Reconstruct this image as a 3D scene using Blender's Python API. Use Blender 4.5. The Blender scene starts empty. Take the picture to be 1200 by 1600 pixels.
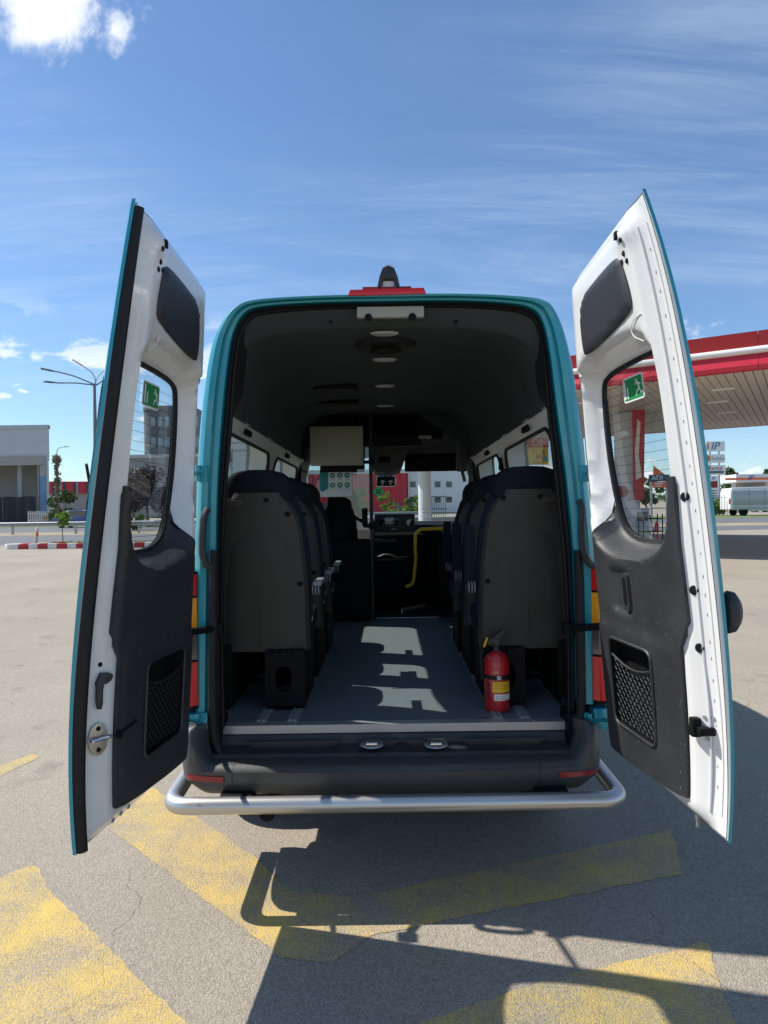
import bpy, bmesh, math, random
import numpy as np
from mathutils import Vector as V, Matrix
from mathutils.geometry import delaunay_2d_cdt
random.seed(7)
rad = math.radians
SC = bpy.context.scene
COL = SC.collection

# ------------------------------------------------------------------ camera
FPX, CX, CY, HC, ROLL = 1067.0, 606.0, 803.0, 1.64, rad(0.8)
cd = bpy.data.cameras.new('camera'); cam = bpy.data.objects.new('camera', cd); COL.objects.link(cam)
cd.sensor_fit = 'VERTICAL'; cd.sensor_height = 36.0; cd.lens = 36.0*FPX/1600.0
cd.shift_x = -(CX-600)/1600.0; cd.shift_y = (CY-800)/1600.0
cd.clip_start = 0.05; cd.clip_end = 6000
_c, _s = math.cos(ROLL), math.sin(ROLL)
cam.matrix_world = Matrix(((_c, _s, 0, 0), (0, 0, -1, 0), (-_s, _c, 0, HC), (0, 0, 0, 1)))
SC.camera = cam
SC.render.resolution_x = 768; SC.render.resolution_y = 1024
SC.view_settings.view_transform = 'Standard'; SC.view_settings.look = 'None'
SC.view_settings.exposure = 0.33; SC.view_settings.gamma = 1.0

# ------------------------------------------------------------------ sky and sun
SUN = V((0.80, -0.215, -1.0)).normalized()
sl = bpy.data.lights.new('sun', 'SUN'); sl.energy = 5.0; sl.angle = rad(0.53); sl.color = (1.0, 0.955, 0.88)
so = bpy.data.objects.new('sun', sl); COL.objects.link(so); so.rotation_euler = SUN.to_track_quat('-Z', 'Y').to_euler()
so.location = (-20, 8, 30)
wd = bpy.data.worlds.new('World'); SC.world = wd; wd.use_nodes = True
nt = wd.node_tree; nt.nodes.clear()
def wn(t, **k):
    n = nt.nodes.new(t)
    for a, b in k.items(): setattr(n, a, b)
    return n
def mathn(tree, op, a, b=None, clamp=False):
    n = tree.nodes.new('ShaderNodeMath'); n.operation = op; n.use_clamp = clamp
    for i, q in enumerate((a, b)):
        if q is None: continue
        if isinstance(q, (int, float)): n.inputs[i].default_value = q
        else: tree.links.new(q, n.inputs[i])
    return n.outputs[0]
def smooth(tree, val, lo, hi):
    n = tree.nodes.new('ShaderNodeMapRange'); n.interpolation_type = 'SMOOTHSTEP'
    tree.links.new(val, n.inputs[0]); n.inputs[1].default_value = lo; n.inputs[2].default_value = hi
    return n.outputs[0]
sky = wn('ShaderNodeTexSky'); sky.sky_type = 'NISHITA'; sky.sun_disc = False
sky.sun_elevation = rad(50.5); sky.sun_rotation = rad(-75); sky.air_density = 1.0; sky.dust_density = 0.25; sky.ozone_density = 3.5
tc = wn('ShaderNodeTexCoord'); sp = wn('ShaderNodeSeparateXYZ'); nt.links.new(tc.outputs['Generated'], sp.inputs[0])
zc = mathn(nt, 'MAXIMUM', sp.outputs[2], 0.02)
# flat cloud-layer coordinates: direction / elevation
den = mathn(nt, 'ADD', zc, 0.18)
cx_ = mathn(nt, 'DIVIDE', sp.outputs[0], den); cy_ = mathn(nt, 'DIVIDE', sp.outputs[1], den)
cmb = wn('ShaderNodeCombineXYZ'); nt.links.new(cx_, cmb.inputs[0]); nt.links.new(cy_, cmb.inputs[1])
def noise(tree, vec, scale, detail, rough, dist=0.0):
    n = tree.nodes.new('ShaderNodeTexNoise'); n.inputs['Scale'].default_value = scale; n.inputs['Detail'].default_value = detail
    n.inputs['Roughness'].default_value = rough; n.inputs['Distortion'].default_value = dist
    tree.links.new(vec, n.inputs['Vector']); return n.outputs['Fac']
def mapping(tree, vec, sc=(1, 1, 1), rot=(0, 0, 0), loc=(0, 0, 0)):
    m = tree.nodes.new('ShaderNodeMapping'); tree.links.new(vec, m.inputs[0])
    m.inputs['Scale'].default_value = sc; m.inputs['Rotation'].default_value = rot; m.inputs['Location'].default_value = loc
    return m.outputs[0]
ci1 = noise(nt, mapping(nt, cmb.outputs[0], (0.55, 3.0, 1), (0, 0, rad(-52)), (3.1, 0.4, 0)), 1.5, 11, 0.68, 0.9)
ci2 = noise(nt, mapping(nt, cmb.outputs[0], (0.6, 0.9, 1), (0, 0, rad(20)), (1.7, 5.2, 0)), 1.3, 4, 0.55, 0.4)
ci3 = noise(nt, mapping(nt, cmb.outputs[0], (0.7, 5.0, 1), (0, 0, rad(22)), (7.3, 2.4, 0)), 1.3, 11, 0.68, 0.7)
ci4 = noise(nt, mapping(nt, cmb.outputs[0], (0.5, 0.6, 1), (0, 0, 0), (4.4, 1.1, 0)), 1.2, 3, 0.5, 0.3)
cir = mathn(nt, 'ADD', mathn(nt, 'MULTIPLY', smooth(nt, ci1, 0.38, 0.78), smooth(nt, ci2, 0.36, 0.60)), mathn(nt, 'MULTIPLY', smooth(nt, ci3, 0.42, 0.80), smooth(nt, ci4, 0.42, 0.62)), True)
# cumulus: puffs near the horizon and a few higher ones
cu1 = noise(nt, mapping(nt, tc.outputs['Generated'], (1, 1, 2.2), (0, 0, 0), (0.35, 0.2, 0.1)), 7.5, 8, 0.58, 0.2)
lowm = mathn(nt, 'SUBTRACT', 1.0, smooth(nt, sp.outputs[2], 0.16, 0.30))
cum = mathn(nt, 'MULTIPLY', smooth(nt, cu1, 0.535, 0.60), lowm)
cu2 = noise(nt, mapping(nt, tc.outputs['Generated'], (1, 1, 1), (0, 0, 0), (0.2, 0.0, 0.3)), 9.0, 9, 0.6, 0.2)
vs_ = wn('ShaderNodeVectorMath', operation='SUBTRACT'); nt.links.new(tc.outputs['Generated'], vs_.inputs[0]); vs_.inputs[1].default_value = V((-0.565, 1.0, 0.83)).normalized()
vm_ = wn('ShaderNodeVectorMath', operation='MULTIPLY'); nt.links.new(vs_.outputs[0], vm_.inputs[0]); vm_.inputs[1].default_value = (0.8, 1.0, 1.7)
vd = wn('ShaderNodeVectorMath', operation='LENGTH'); nt.links.new(vm_.outputs[0], vd.inputs[0])
blob = mathn(nt, 'ADD', mathn(nt, 'MULTIPLY', cu2, 0.24), mathn(nt, 'SUBTRACT', 0.055, vd.outputs['Value']))
cum = mathn(nt, 'MAXIMUM', cum, smooth(nt, blob, 0.065, 0.105))
mx = wn('ShaderNodeMix', data_type='RGBA'); tn = wn('ShaderNodeVectorMath', operation='MULTIPLY'); nt.links.new(sky.outputs[0], tn.inputs[0]); tn.inputs[1].default_value = (.95, 1.07, 1.16); nt.links.new(tn.outputs[0], mx.inputs[6]); mx.inputs[7].default_value = (5.0, 6.2, 7.6, 1)
nt.links.new(mathn(nt, 'MULTIPLY', cir, 0.30), mx.inputs[0])
mx2 = wn('ShaderNodeMix', data_type='RGBA'); nt.links.new(mx.outputs[2], mx2.inputs[6]); mx2.inputs[7].default_value = (8.6, 8.8, 9.1, 1)
nt.links.new(mathn(nt, 'MULTIPLY', cum, 0.85), mx2.inputs[0])
bg = wn('ShaderNodeBackground'); nt.links.new(mx2.outputs[2], bg.inputs[0]); bg.inputs[1].default_value = 0.108
wo = wn('ShaderNodeOutputWorld'); nt.links.new(bg.outputs[0], wo.inputs[0])

# ------------------------------------------------------------------ helpers
def at(px, py, D):
    a, b = px-CX, py-CY
    x = a*_c-b*_s; y = a*_s+b*_c
    return V((x/FPX*D, D, HC-y/FPX*D))
def gz(Y): return 0.0 if Y < 6 else 0.0175*(Y-6)
def ground_at(px, py):
    a, b = px-CX, py-CY
    y = (a*_s+b*_c)/FPX
    D = HC/y
    if D > 6: D = (HC+0.0175*6)/(y+0.0175)
    return at(px, py, D)
def proj(p):
    x = p[0]/p[1]*FPX; y = (HC-p[2])/p[1]*FPX
    return np.array([CX+x*_c+y*_s, CY-x*_s+y*_c])

def chaikin(pts, n=2, closed=True):
    for _ in range(n):
        out = []; m = len(pts)
        for i in range(m if closed else m-1):
            a, b = pts[i], pts[(i+1) % m]
            out += [tuple(a[k]*.75+b[k]*.25 for k in range(len(a))), tuple(a[k]*.25+b[k]*.75 for k in range(len(a)))]
        if not closed: out = [tuple(pts[0])]+out+[tuple(pts[-1])]
        pts = out
    return pts
def rrect(w, h, r, n=5, cx=0, cy=0):
    out = []
    for (sx, sy, a0) in ((1, 1, 0), (-1, 1, 90), (-1, -1, 180), (1, -1, 270)):
        for i in range(n+1):
            a = rad(a0+90*i/n); out.append((cx+sx*(w/2-r)+r*math.cos(a), cy+sy*(h/2-r)+r*math.sin(a)))
    return out
def fillet(pts, r, n=6):
    pts = [V(p) for p in pts]; out = [pts[0]]
    for i in range(1, len(pts)-1):
        a, b, c = pts[i-1], pts[i], pts[i+1]
        d1 = (a-b); d2 = (c-b); q = min(r, d1.length*.48, d2.length*.48)
        p1 = b+d1.normalized()*q; p2 = b+d2.normalized()*q
        for k in range(n+1):
            t = k/n; out.append(p1*(1-t)**2+b*2*t*(1-t)+p2*t*t)
    return out+[pts[-1]]
def crom(pts, n=6):
    P = [np.array(p, float) for p in pts]; P = [2*P[0]-P[1]]+P+[2*P[-1]-P[-2]]; out = []
    for i in range(1, len(P)-2):
        for k in range(n):
            t = k/n; a, b, c, d = P[i-1:i+3]
            out.append(.5*((2*b)+(-a+c)*t+(2*a-5*b+4*c-d)*t*t+(-a+3*b-3*c+d)*t**3))
    out.append(P[-2]); return out
def inpoly(p, poly):
    x, y = p; c = False; j = len(poly)-1
    for i in range(len(poly)):
        xi, yi = poly[i][0], poly[i][1]; xj, yj = poly[j][0], poly[j][1]
        if (yi > y) != (yj > y) and x < (xj-xi)*(y-yi)/(yj-yi)+xi: c = not c
        j = i
    return c
def pdist(p, poly):
    A = np.array(poly); B = np.roll(A, -1, 0); d = B-A; q = np.array(p)-A
    t = np.clip((q*d).sum(1)/np.maximum((d*d).sum(1), 1e-12), 0, 1)
    return float(np.sqrt(((q-d*t[:, None])**2).sum(1).min()))
def sstep(x, a, b):
    t = min(1, max(0, (x-a)/(b-a))); return t*t*(3-2*t)

class B:
    """collects shapes into one mesh"""
    def __init__(s): s.bm = bmesh.new(); s.mi = 0
    def _tag(s, faces):
        for f in faces: f.material_index = s.mi
    def faces(s, vs, fs):
        bv = [s.bm.verts.new(v) for v in vs]; out = []
        for f in fs:
            try: out.append(s.bm.faces.new([bv[i] for i in f]))
            except ValueError: pass
        s._tag(out); return s
    def box(s, c, size, r=0.0, rot=None, seg=2):
        t = bmesh.new(); bmesh.ops.create_cube(t, size=1)
        for v in t.verts: v.co = V((v.co.x*size[0], v.co.y*size[1], v.co.z*size[2]))
        if r > 0: bmesh.ops.bevel(t, geom=list(t.edges), offset=min(r, min(size)*.49), segments=seg, profile=.6, affect='EDGES')
        M = Matrix.Translation(V(c)) @ (rot.to_4x4() if rot else Matrix.Identity(4))
        s.merge(t, M); return s
    def merge(s, t, M=Matrix.Identity(4)):
        t.verts.index_update()
        s.faces([M @ v.co for v in t.verts], [[v.index for v in f.verts] for f in t.faces]); t.free()
    def prism(s, pts, ext, r=0.0, seg=2):
        """polygon (3D) extruded by vector"""
        t = bmesh.new(); a = [t.verts.new(V(p)) for p in pts]; b = [t.verts.new(V(p)+V(ext)) for p in pts]
        n = len(pts); t.faces.new(a[::-1]); t.faces.new(b)
        for i in range(n): t.faces.new((a[i], a[(i+1) % n], b[(i+1) % n], b[i]))
        bmesh.ops.recalc_face_normals(t, faces=list(t.faces))
        if r > 0:
            caps = [e for e in t.edges if (e.verts[0] in a) == (e.verts[1] in a)]
            bmesh.ops.bevel(t, geom=caps, offset=r, segments=seg, profile=.6, affect='EDGES')
        s.merge(t); return s
    def loft(s, rings, closed=True, cap=True):
        n = len(rings[0]); vs = [V(p) for R in rings for p in R]; fs = []
        for i in range(len(rings)-1):
            for j in range(n if closed else n-1):
                k = (j+1) % n; fs.append((i*n+j, i*n+k, (i+1)*n+k, (i+1)*n+j))
        if cap and closed: fs += [tuple(range(n))[::-1], tuple((len(rings)-1)*n+j for j in range(n))]
        return s.faces(vs, fs)
    def tube(s, pts, r, n=10):
        pts = [V(p) for p in pts]; rs = r if isinstance(r, (list, tuple)) else [r]*len(pts); rings = []
        up = None
        for i, p in enumerate(pts):
            d = (pts[min(i+1, len(pts)-1)]-pts[max(i-1, 0)]).normalized()
            if up is None: up = V((0, 0, 1)) if abs(d.z) < .9 else V((1, 0, 0))
            a = d.cross(up).normalized(); up = a.cross(d).normalized()
            rings.append([p+(a*math.cos(t)+up*math.sin(t))*rs[i] for t in [2*math.pi*k/n for k in range(n)]])
        return s.loft(rings)
    def lathe(s, prof, c=(0, 0, 0), axis=(0, 0, 1), n=20):
        ax = V(axis).normalized(); a = ax.orthogonal().normalized(); b = ax.cross(a); c = V(c)
        return s.loft([[c+ax*z+(a*math.cos(t)+b*math.sin(t))*max(r, 1e-4) for t in [2*math.pi*k/n for k in range(n)]] for r, z in prof])
    def panel(s, outline, holes, f, ds=0.03, skirt=None):
        """flat outline with holes, triangulated finely and mapped through f(x,y)->Vector"""
        pts, edges = [], []; loops = [outline]+list(holes); dl = []
        for L in loops:
            R = []
            for i in range(len(L)):
                a = V(L[i][:2]); b = V(L[(i+1) % len(L)][:2]); m = max(1, int((b-a).length/ds+.5))
                for k in range(m): R.append(a.lerp(b, k/m))
            o = len(pts); pts += R; edges += [(o+i, o+(i+1) % len(R)) for i in range(len(R))]; dl.append(R)
        xs = [p.x for p in dl[0]]; ys = [p.y for p in dl[0]]
        x = min(xs)+ds*.5
        while x < max(xs):
            y = min(ys)+ds*.5
            while y < max(ys):
                if inpoly((x, y), dl[0]) and not any(inpoly((x, y), h) for h in dl[1:]): pts.append(V((x, y)))
                y += ds
            x += ds
        v2, _, tris, *_r = delaunay_2d_cdt(pts, edges, [], 0, 1e-6)
        fs = []
        for t in tris:
            c = (v2[t[0]]+v2[t[1]]+v2[t[2]])/3
            if inpoly(c, dl[0]) and not any(inpoly(c, h) for h in dl[1:]): fs.append(t)
        s.faces([f(p.x, p.y) for p in v2], fs)
        if skirt:
            for R in dl:
                n = len(R); s.faces([f(p.x, p.y) for p in R]+[skirt(p.x, p.y) for p in R], [(i, (i+1) % n, n+(i+1) % n, n+i) for i in range(n)])
        return s
    def build(s, name, mats, parent=None, smooth=True, angle=35, weld=1e-5, **props):
        bmesh.ops.remove_doubles(s.bm, verts=list(s.bm.verts), dist=weld)
        bmesh.ops.recalc_face_normals(s.bm, faces=list(s.bm.faces))
        me = bpy.data.meshes.new(name); s.bm.to_mesh(me); s.bm.free()
        for m in (mats if isinstance(mats, (list, tuple)) else [mats]): me.materials.append(M[m])
        if smooth:
            me.polygons.foreach_set('use_smooth', [True]*len(me.polygons)); me.set_sharp_from_angle(angle=rad(angle))
        o = bpy.data.objects.new(name, me); COL.objects.link(o)
        if parent: o.parent = parent; o.matrix_parent_inverse = Matrix.Identity(4)
        for k, v in props.items(): o[k] = v
        return o
def empty(name, loc=(0, 0, 0), parent=None, rz=0, **props):
    o = bpy.data.objects.new(name, None); COL.objects.link(o); o.location = loc; o.rotation_euler = (0, 0, rz); o.empty_display_size = .1
    if parent: o.parent = parent
    for k, v in props.items(): o[k] = v
    return o
def copy_tree(o, parent=None):
    c = o.copy(); COL.objects.link(c); c.parent = parent
    for ch in list(o.children): copy_tree(ch, c)
    return c
def text_mesh(txt, size, name, mat, parent, Mx, align='CENTER', depth=0.0, **props):
    cu = bpy.data.curves.new(name, 'FONT'); cu.body = txt; cu.size = size; cu.align_x = align; cu.align_y = 'CENTER'; cu.extrude = depth
    cu.resolution_u = 3
    o = bpy.data.objects.new(name, cu); COL.objects.link(o)
    me = bpy.data.meshes.new_from_object(o.evaluated_get(bpy.context.evaluated_depsgraph_get()))
    bpy.data.objects.remove(o); me.materials.clear(); me.materials.append(M[mat]); me.transform(Mx)
    q = bpy.data.objects.new(name, me); COL.objects.link(q)
    if parent: q.parent = parent
    for k, v in props.items(): q[k] = v
    return q
def facing(loc, right=(1, 0, 0), up=(0, 0, 1)):
    r = V(right).normalized(); u = V(up).normalized(); n = r.cross(u)
    return Matrix(((r.x, u.x, n.x, loc[0]), (r.y, u.y, n.y, loc[1]), (r.z, u.z, n.z, loc[2]), (0, 0, 0, 1)))

# ------------------------------------------------------------------ materials
M = {}
def mat(name, col, rough=.5, metal=0, coat=0, spec=.5, var=0.0, vscale=8, bump=0, bscale=200, rvar=0.0, coords='Object'):
    m = bpy.data.materials.new(name); m.use_nodes = True; t = m.node_tree; p = t.nodes['Principled BSDF']
    p.inputs['Base Color'].default_value = (*col, 1); p.inputs['Roughness'].default_value = rough; p.inputs['Metallic'].default_value = metal
    p.inputs['Coat Weight'].default_value = coat; p.inputs['Coat Roughness'].default_value = .04; p.inputs['Specular IOR Level'].default_value = spec
    tcn = t.nodes.new('ShaderNodeTexCoord'); vec = tcn.outputs[coords]
    if var or rvar:
        n = noise(t, vec, vscale, 6, .62)
    if var:
        mr = t.nodes.new('ShaderNodeMapRange'); t.links.new(n, mr.inputs[0]); mr.inputs[1].default_value = .25; mr.inputs[2].default_value = .75
        mr.inputs[3].default_value = 1-var; mr.inputs[4].default_value = 1+var
        mm = t.nodes.new('ShaderNodeVectorMath'); mm.operation = 'SCALE'; mm.inputs[0].default_value = col; t.links.new(mr.outputs[0], mm.inputs['Scale'])
        t.links.new(mm.outputs[0], p.inputs['Base Color'])
    if rvar:
        mr = t.nodes.new('ShaderNodeMapRange'); t.links.new(n, mr.inputs[0]); mr.inputs[1].default_value = .3; mr.inputs[2].default_value = .7
        mr.inputs[3].default_value = max(0, rough-rvar); mr.inputs[4].default_value = min(1, rough+rvar); t.links.new(mr.outputs[0], p.inputs['Roughness'])
    if bump:
        b = t.nodes.new('ShaderNodeBump'); b.inputs['Strength'].default_value = bump; b.inputs['Distance'].default_value = .002
        t.links.new(noise(t, vec, bscale, 3, .5), b.inputs['Height']); t.links.new(b.outputs[0], p.inputs['Normal'])
    M[name] = m; return m
def glass(name, tint, ior=1.45, rough=0.0, dirt=0.0):
    m = bpy.data.materials.new(name); m.use_nodes = True; t = m.node_tree; t.nodes.clear()
    tr = t.nodes.new('ShaderNodeBsdfTransparent'); tr.inputs[0].default_value = (*tint, 1)
    gl = t.nodes.new('ShaderNodeBsdfGlossy'); gl.inputs['Roughness'].default_value = rough; gl.inputs[0].default_value = (1, 1, 1, 1)
    ge = t.nodes.new('ShaderNodeNewGeometry'); dt = t.nodes.new('ShaderNodeVectorMath'); dt.operation = 'DOT_PRODUCT'
    t.links.new(ge.outputs['Normal'], dt.inputs[0]); t.links.new(ge.outputs['Incoming'], dt.inputs[1])
    cs = mathn(t, 'SUBTRACT', 1.0, mathn(t, 'ABSOLUTE', dt.outputs['Value']), True)
    fr = mathn(t, 'ADD', mathn(t, 'MULTIPLY', mathn(t, 'POWER', cs, 5.0), .92), .06)
    mi = t.nodes.new('ShaderNodeMixShader'); t.links.new(fr, mi.inputs[0]); t.links.new(tr.outputs[0], mi.inputs[1]); t.links.new(gl.outputs[0], mi.inputs[2])
    out = mi.outputs[0]
    if dirt:
        df = t.nodes.new('ShaderNodeBsdfDiffuse'); df.inputs[0].default_value = (.5, .48, .45, 1)
        tcn = t.nodes.new('ShaderNodeTexCoord'); n = noise(t, tcn.outputs['Object'], 9, 6, .65)
        m2 = t.nodes.new('ShaderNodeMixShader'); t.links.new(mathn(t, 'MULTIPLY', smooth(t, n, .35, .8), dirt), m2.inputs[0])
        t.links.new(out, m2.inputs[1]); t.links.new(df.outputs[0], m2.inputs[2]); out = m2.outputs[0]
    o = t.nodes.new('ShaderNodeOutputMaterial'); t.links.new(out, o.inputs[0]); M[name] = m
mat('teal', (.003, .27, .34), .32, .15, .8, var=.05, vscale=3, rvar=.06)
mat('white_paint', (.74, .735, .72), .26, 0, .6, var=.012, vscale=5, rvar=.05)
mat('white_trim', (.60, .59, .56), .4, 0, .2, var=.04)
mat('black_plastic', (.022, .024, .028), .47, 0, 0, var=.05, vscale=250, bump=.25, bscale=1500)
mat('pad_plastic', (.026, .028, .034), .5, 0, 0, var=.1, vscale=20, bump=.4, bscale=700)
mat('bumper_plastic', (.047, .048, .050), .42, 0, 0, var=.14, vscale=12, bump=.3, bscale=900, rvar=.1)
mat('rubber', (.011, .011, .012), .55, spec=.3, var=.15, vscale=25)
mat('tyre', (.02, .02, .021), .8, var=.2, vscale=20, bump=.4, bscale=80)
mat('dark', (.007, .007, .008), .65, spec=.15, var=.15)
mat('headliner', (.056, .066, .068), .9, spec=.15, var=.06, vscale=10, bump=.4, bscale=700)
mat('cab_liner', (.10, .10, .10), .8, var=.06, vscale=12, bump=.3, bscale=600)
mat('seat_shell', (.052, .046, .039), .55, spec=.3, var=.07, vscale=14, bump=.35, bscale=800, rvar=.06)
mat('seat_fabric', (.014, .020, .029), .9, spec=.15, var=.2, vscale=60, bump=.6, bscale=500)
mat('seat_leather', (.006, .008, .012), .7, spec=.2, var=.15, vscale=20, bump=.3, bscale=400)
mat('armrest_grey', (.20, .215, .22), .5, var=.06)
mat('aluminium', (.58, .57, .55), .38, .9, bump=.12, bscale=300)
mat('sill_metal', (.46, .46, .46), .42, .55)
mat('track_metal', (.30, .31, .32), .45, .3)
mat('chrome', (.7, .7, .7), .12, 1)
mat('steel_plate', (.42, .40, .36), .35, .9, var=.1, vscale=40, rvar=.1)
mat('vinyl_floor', (.14, .165, .175), .55, var=.08, vscale=40, bump=.15, bscale=300, rvar=.08)
mat('cab_carpet', (.018, .020, .024), .85, var=.4, vscale=60, bump=.8, bscale=200)
mat('yellow_paint', (.80, .45, .01), .35, coat=.3)
mat('red_paint', (.50, .012, .016), .28, coat=.6, var=.05)
mat('red_lens', (.70, .012, .014), .15, coat=.2)
mat('reflector_red', (.26, .008, .010), .2, coat=.6)
mat('amber_lens', (1.0, .38, .02), .15, coat=.2)
mat('clear_lens', (.10, .07, .07), .1, coat=1)
mat('dark_red', (.22, .01, .012), .45)
mat('sign_green', (.01, .26, .07), .4); mat('sign_white', (.78, .79, .77), .45); mat('label_yellow', (.80, .55, .02), .5)
mat('teal_print', (.01, .22, .26), .5); mat('cream_panel', (.36, .35, .27), .5, var=.03); mat('grey_print', (.35, .36, .37), .5)
mat('led', (.38, .38, .36), .3); mat('screen', (.012, .013, .015), .12, coat=1)
mat('red_band', (.42, .010, .016), .4, coat=.2, var=.08, vscale=2); mat('red_fascia', (.50, .012, .03), .4, coat=.2, var=.06, vscale=2)
mat('white_pipe', (.72, .70, .66), .4, var=.06)
mat('soffit', (.66, .56, .47), .5, var=.06, vscale=3); mat('lamp_white', (.8, .8, .78), .3)
mat('concrete', (.42, .41, .40), .8, var=.10, vscale=1.2, bump=.4, bscale=8); mat('rough_concrete', (.36, .34, .31), .9, var=.3, vscale=6, bump=1, bscale=10)
mat('wall_grey', (.52, .52, .55), .8, var=.06, vscale=.5); mat('wall_dark', (.13, .14, .155), .7, var=.10, vscale=.6); mat('wall_mid', (.28, .28, .27), .8, var=.08, vscale=.5)
mat('wall_white', (.66, .68, .70), .7, var=.05, vscale=.5); mat('wall_inside', (.40, .39, .37), .9, var=.06, vscale=.6); mat('blue_foam', (.12, .26, .42), .8, var=.25, vscale=1.5)
mat('cladding_red', (.46, .015, .035), .45, var=.06); mat('cladding_dark', (.05, .035, .045), .45, var=.1); mat('pane_dark', (.03, .045, .055), .08, coat=1); mat('pane_blue', (.16, .25, .30), .1, coat=1)
mat('tarp', (.012, .014, .022), .55, var=.3, vscale=.9); mat('galvanised', (.42, .43, .44), .45, .7, var=.1, vscale=4); mat('lamp_metal', (.17, .175, .18), .5, .3); mat('lamp_light_metal', (.55, .56, .57), .4, .3)
mat('kerb_red', (.42, .035, .045), .8, var=.2, vscale=6); mat('kerb_white', (.66, .64, .60), .8, var=.15, vscale=6)
mat('wood_post', (.55, .43, .30), .8, var=.15); mat('orange_plastic', (.72, .16, .02), .5)
mat('bark', (.10, .075, .05), .9, var=.3, vscale=14, bump=1, bscale=40); mat('vine_bark', (.16, .12, .08), .9, var=.35, vscale=6)
def leafmat(name, c1, c2):
    m = bpy.data.materials.new(name); m.use_nodes = True; t = m.node_tree; p = t.nodes['Principled BSDF']
    g = t.nodes.new('ShaderNodeNewGeometry'); cr = t.nodes.new('ShaderNodeMix'); cr.data_type = 'RGBA'
    t.links.new(g.outputs['Random Per Island'], cr.inputs[0]); cr.inputs[6].default_value = (*c1, 1); cr.inputs[7].default_value = (*c2, 1)
    t.links.new(cr.outputs[2], p.inputs['Base Color']); p.inputs['Roughness'].default_value = .55
    tl = t.nodes.new('ShaderNodeBsdfTranslucent'); t.links.new(cr.outputs[2], tl.inputs[0]); mi = t.nodes.new('ShaderNodeMixShader'); mi.inputs[0].default_value = .3
    t.links.new(p.outputs[0], mi.inputs[1]); t.links.new(tl.outputs[0], mi.inputs[2]); t.links.new(mi.outputs[0], t.nodes['Material Output'].inputs[0]); M[name] = m
leafmat('leaf_green', (.05, .11, .02), (.12, .20, .035)); leafmat('leaf_fresh', (.12, .22, .03), (.22, .34, .05)); leafmat('leaf_purple', (.035, .018, .026), (.09, .05, .06)); leafmat('leaf_dry', (.20, .15, .09), (.30, .24, .14))
leafmat('leaf_dark', (.03, .07, .02), (.07, .12, .03)); leafmat('grass_blade', (.10, .17, .03), (.25, .26, .09))
mat('verge', (.30, .25, .16), .95, var=.3, vscale=.8, bump=1, bscale=6); mat('grass_ground', (.12, .17, .045), .95, var=.35, vscale=1.5, bump=1, bscale=10)
mat('road_asphalt', (.125, .13, .137), .85, var=.10, vscale=.6, bump=.4, bscale=60)
mat('line_white', (.52, .51, .48), .7, var=.15, vscale=3)
mat('car_blue', (.02, .06, .24), .25, coat=1); mat('car_white', (.72, .73, .74), .3, coat=.6, var=.04); mat('car_silver', (.36, .37, .39), .35, .3, .5)
mat('sign_blue', (.05, .10, .32), .4); mat('sign_orange', (.75, .14, .03), .4); mat('sign_navy', (.02, .07, .10), .4); mat('sign_yellow', (.85, .62, .06), .5); mat('sign_sky', (.15, .45, .70), .5)
glass('window_glass', (.80, .84, .83), 1.5, 0, .03); glass('tinted_glass', (.72, .80, .77), 1.5, 0, .04); glass('screen_glass', (.80, .86, .85), 1.45)
def dusty(name, base, dust, scale, lo, hi, amt):
    t = M[name].node_tree; p = t.nodes['Principled BSDF']; o = [n for n in t.nodes if n.type == 'TEX_COORD'][0].outputs['Object']
    sp_ = mathn(t, 'MULTIPLY', smooth(t, noise(t, o, scale, 2, .5), lo, hi), amt); film = mathn(t, 'MULTIPLY', smooth(t, noise(t, o, 3.5, 6, .65), .40, .75), .06)
    k = t.nodes.new('ShaderNodeMix'); k.data_type = 'RGBA'; t.links.new(mathn(t, 'ADD', sp_, film, True), k.inputs[0])
    ln = p.inputs['Base Color'].links
    if ln: t.links.new(ln[0].from_socket, k.inputs[6])
    else: k.inputs[6].default_value = (*base, 1)
    k.inputs[7].default_value = (*dust, 1); t.links.new(k.outputs[2], p.inputs['Base Color'])
dusty('black_plastic', (.022, .024, .028), (.30, .29, .27), 130, .70, .74, .55)
dusty('bumper_plastic', (.06, .06, .06), (.28, .26, .23), 160, .68, .74, .35)
dusty('white_paint', (.74, .735, .72), (.40, .35, .28), 70, .74, .78, .45)
dusty('vinyl_floor', (.14, .165, .175), (.34, .32, .28), 90, .68, .74, .35)
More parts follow.
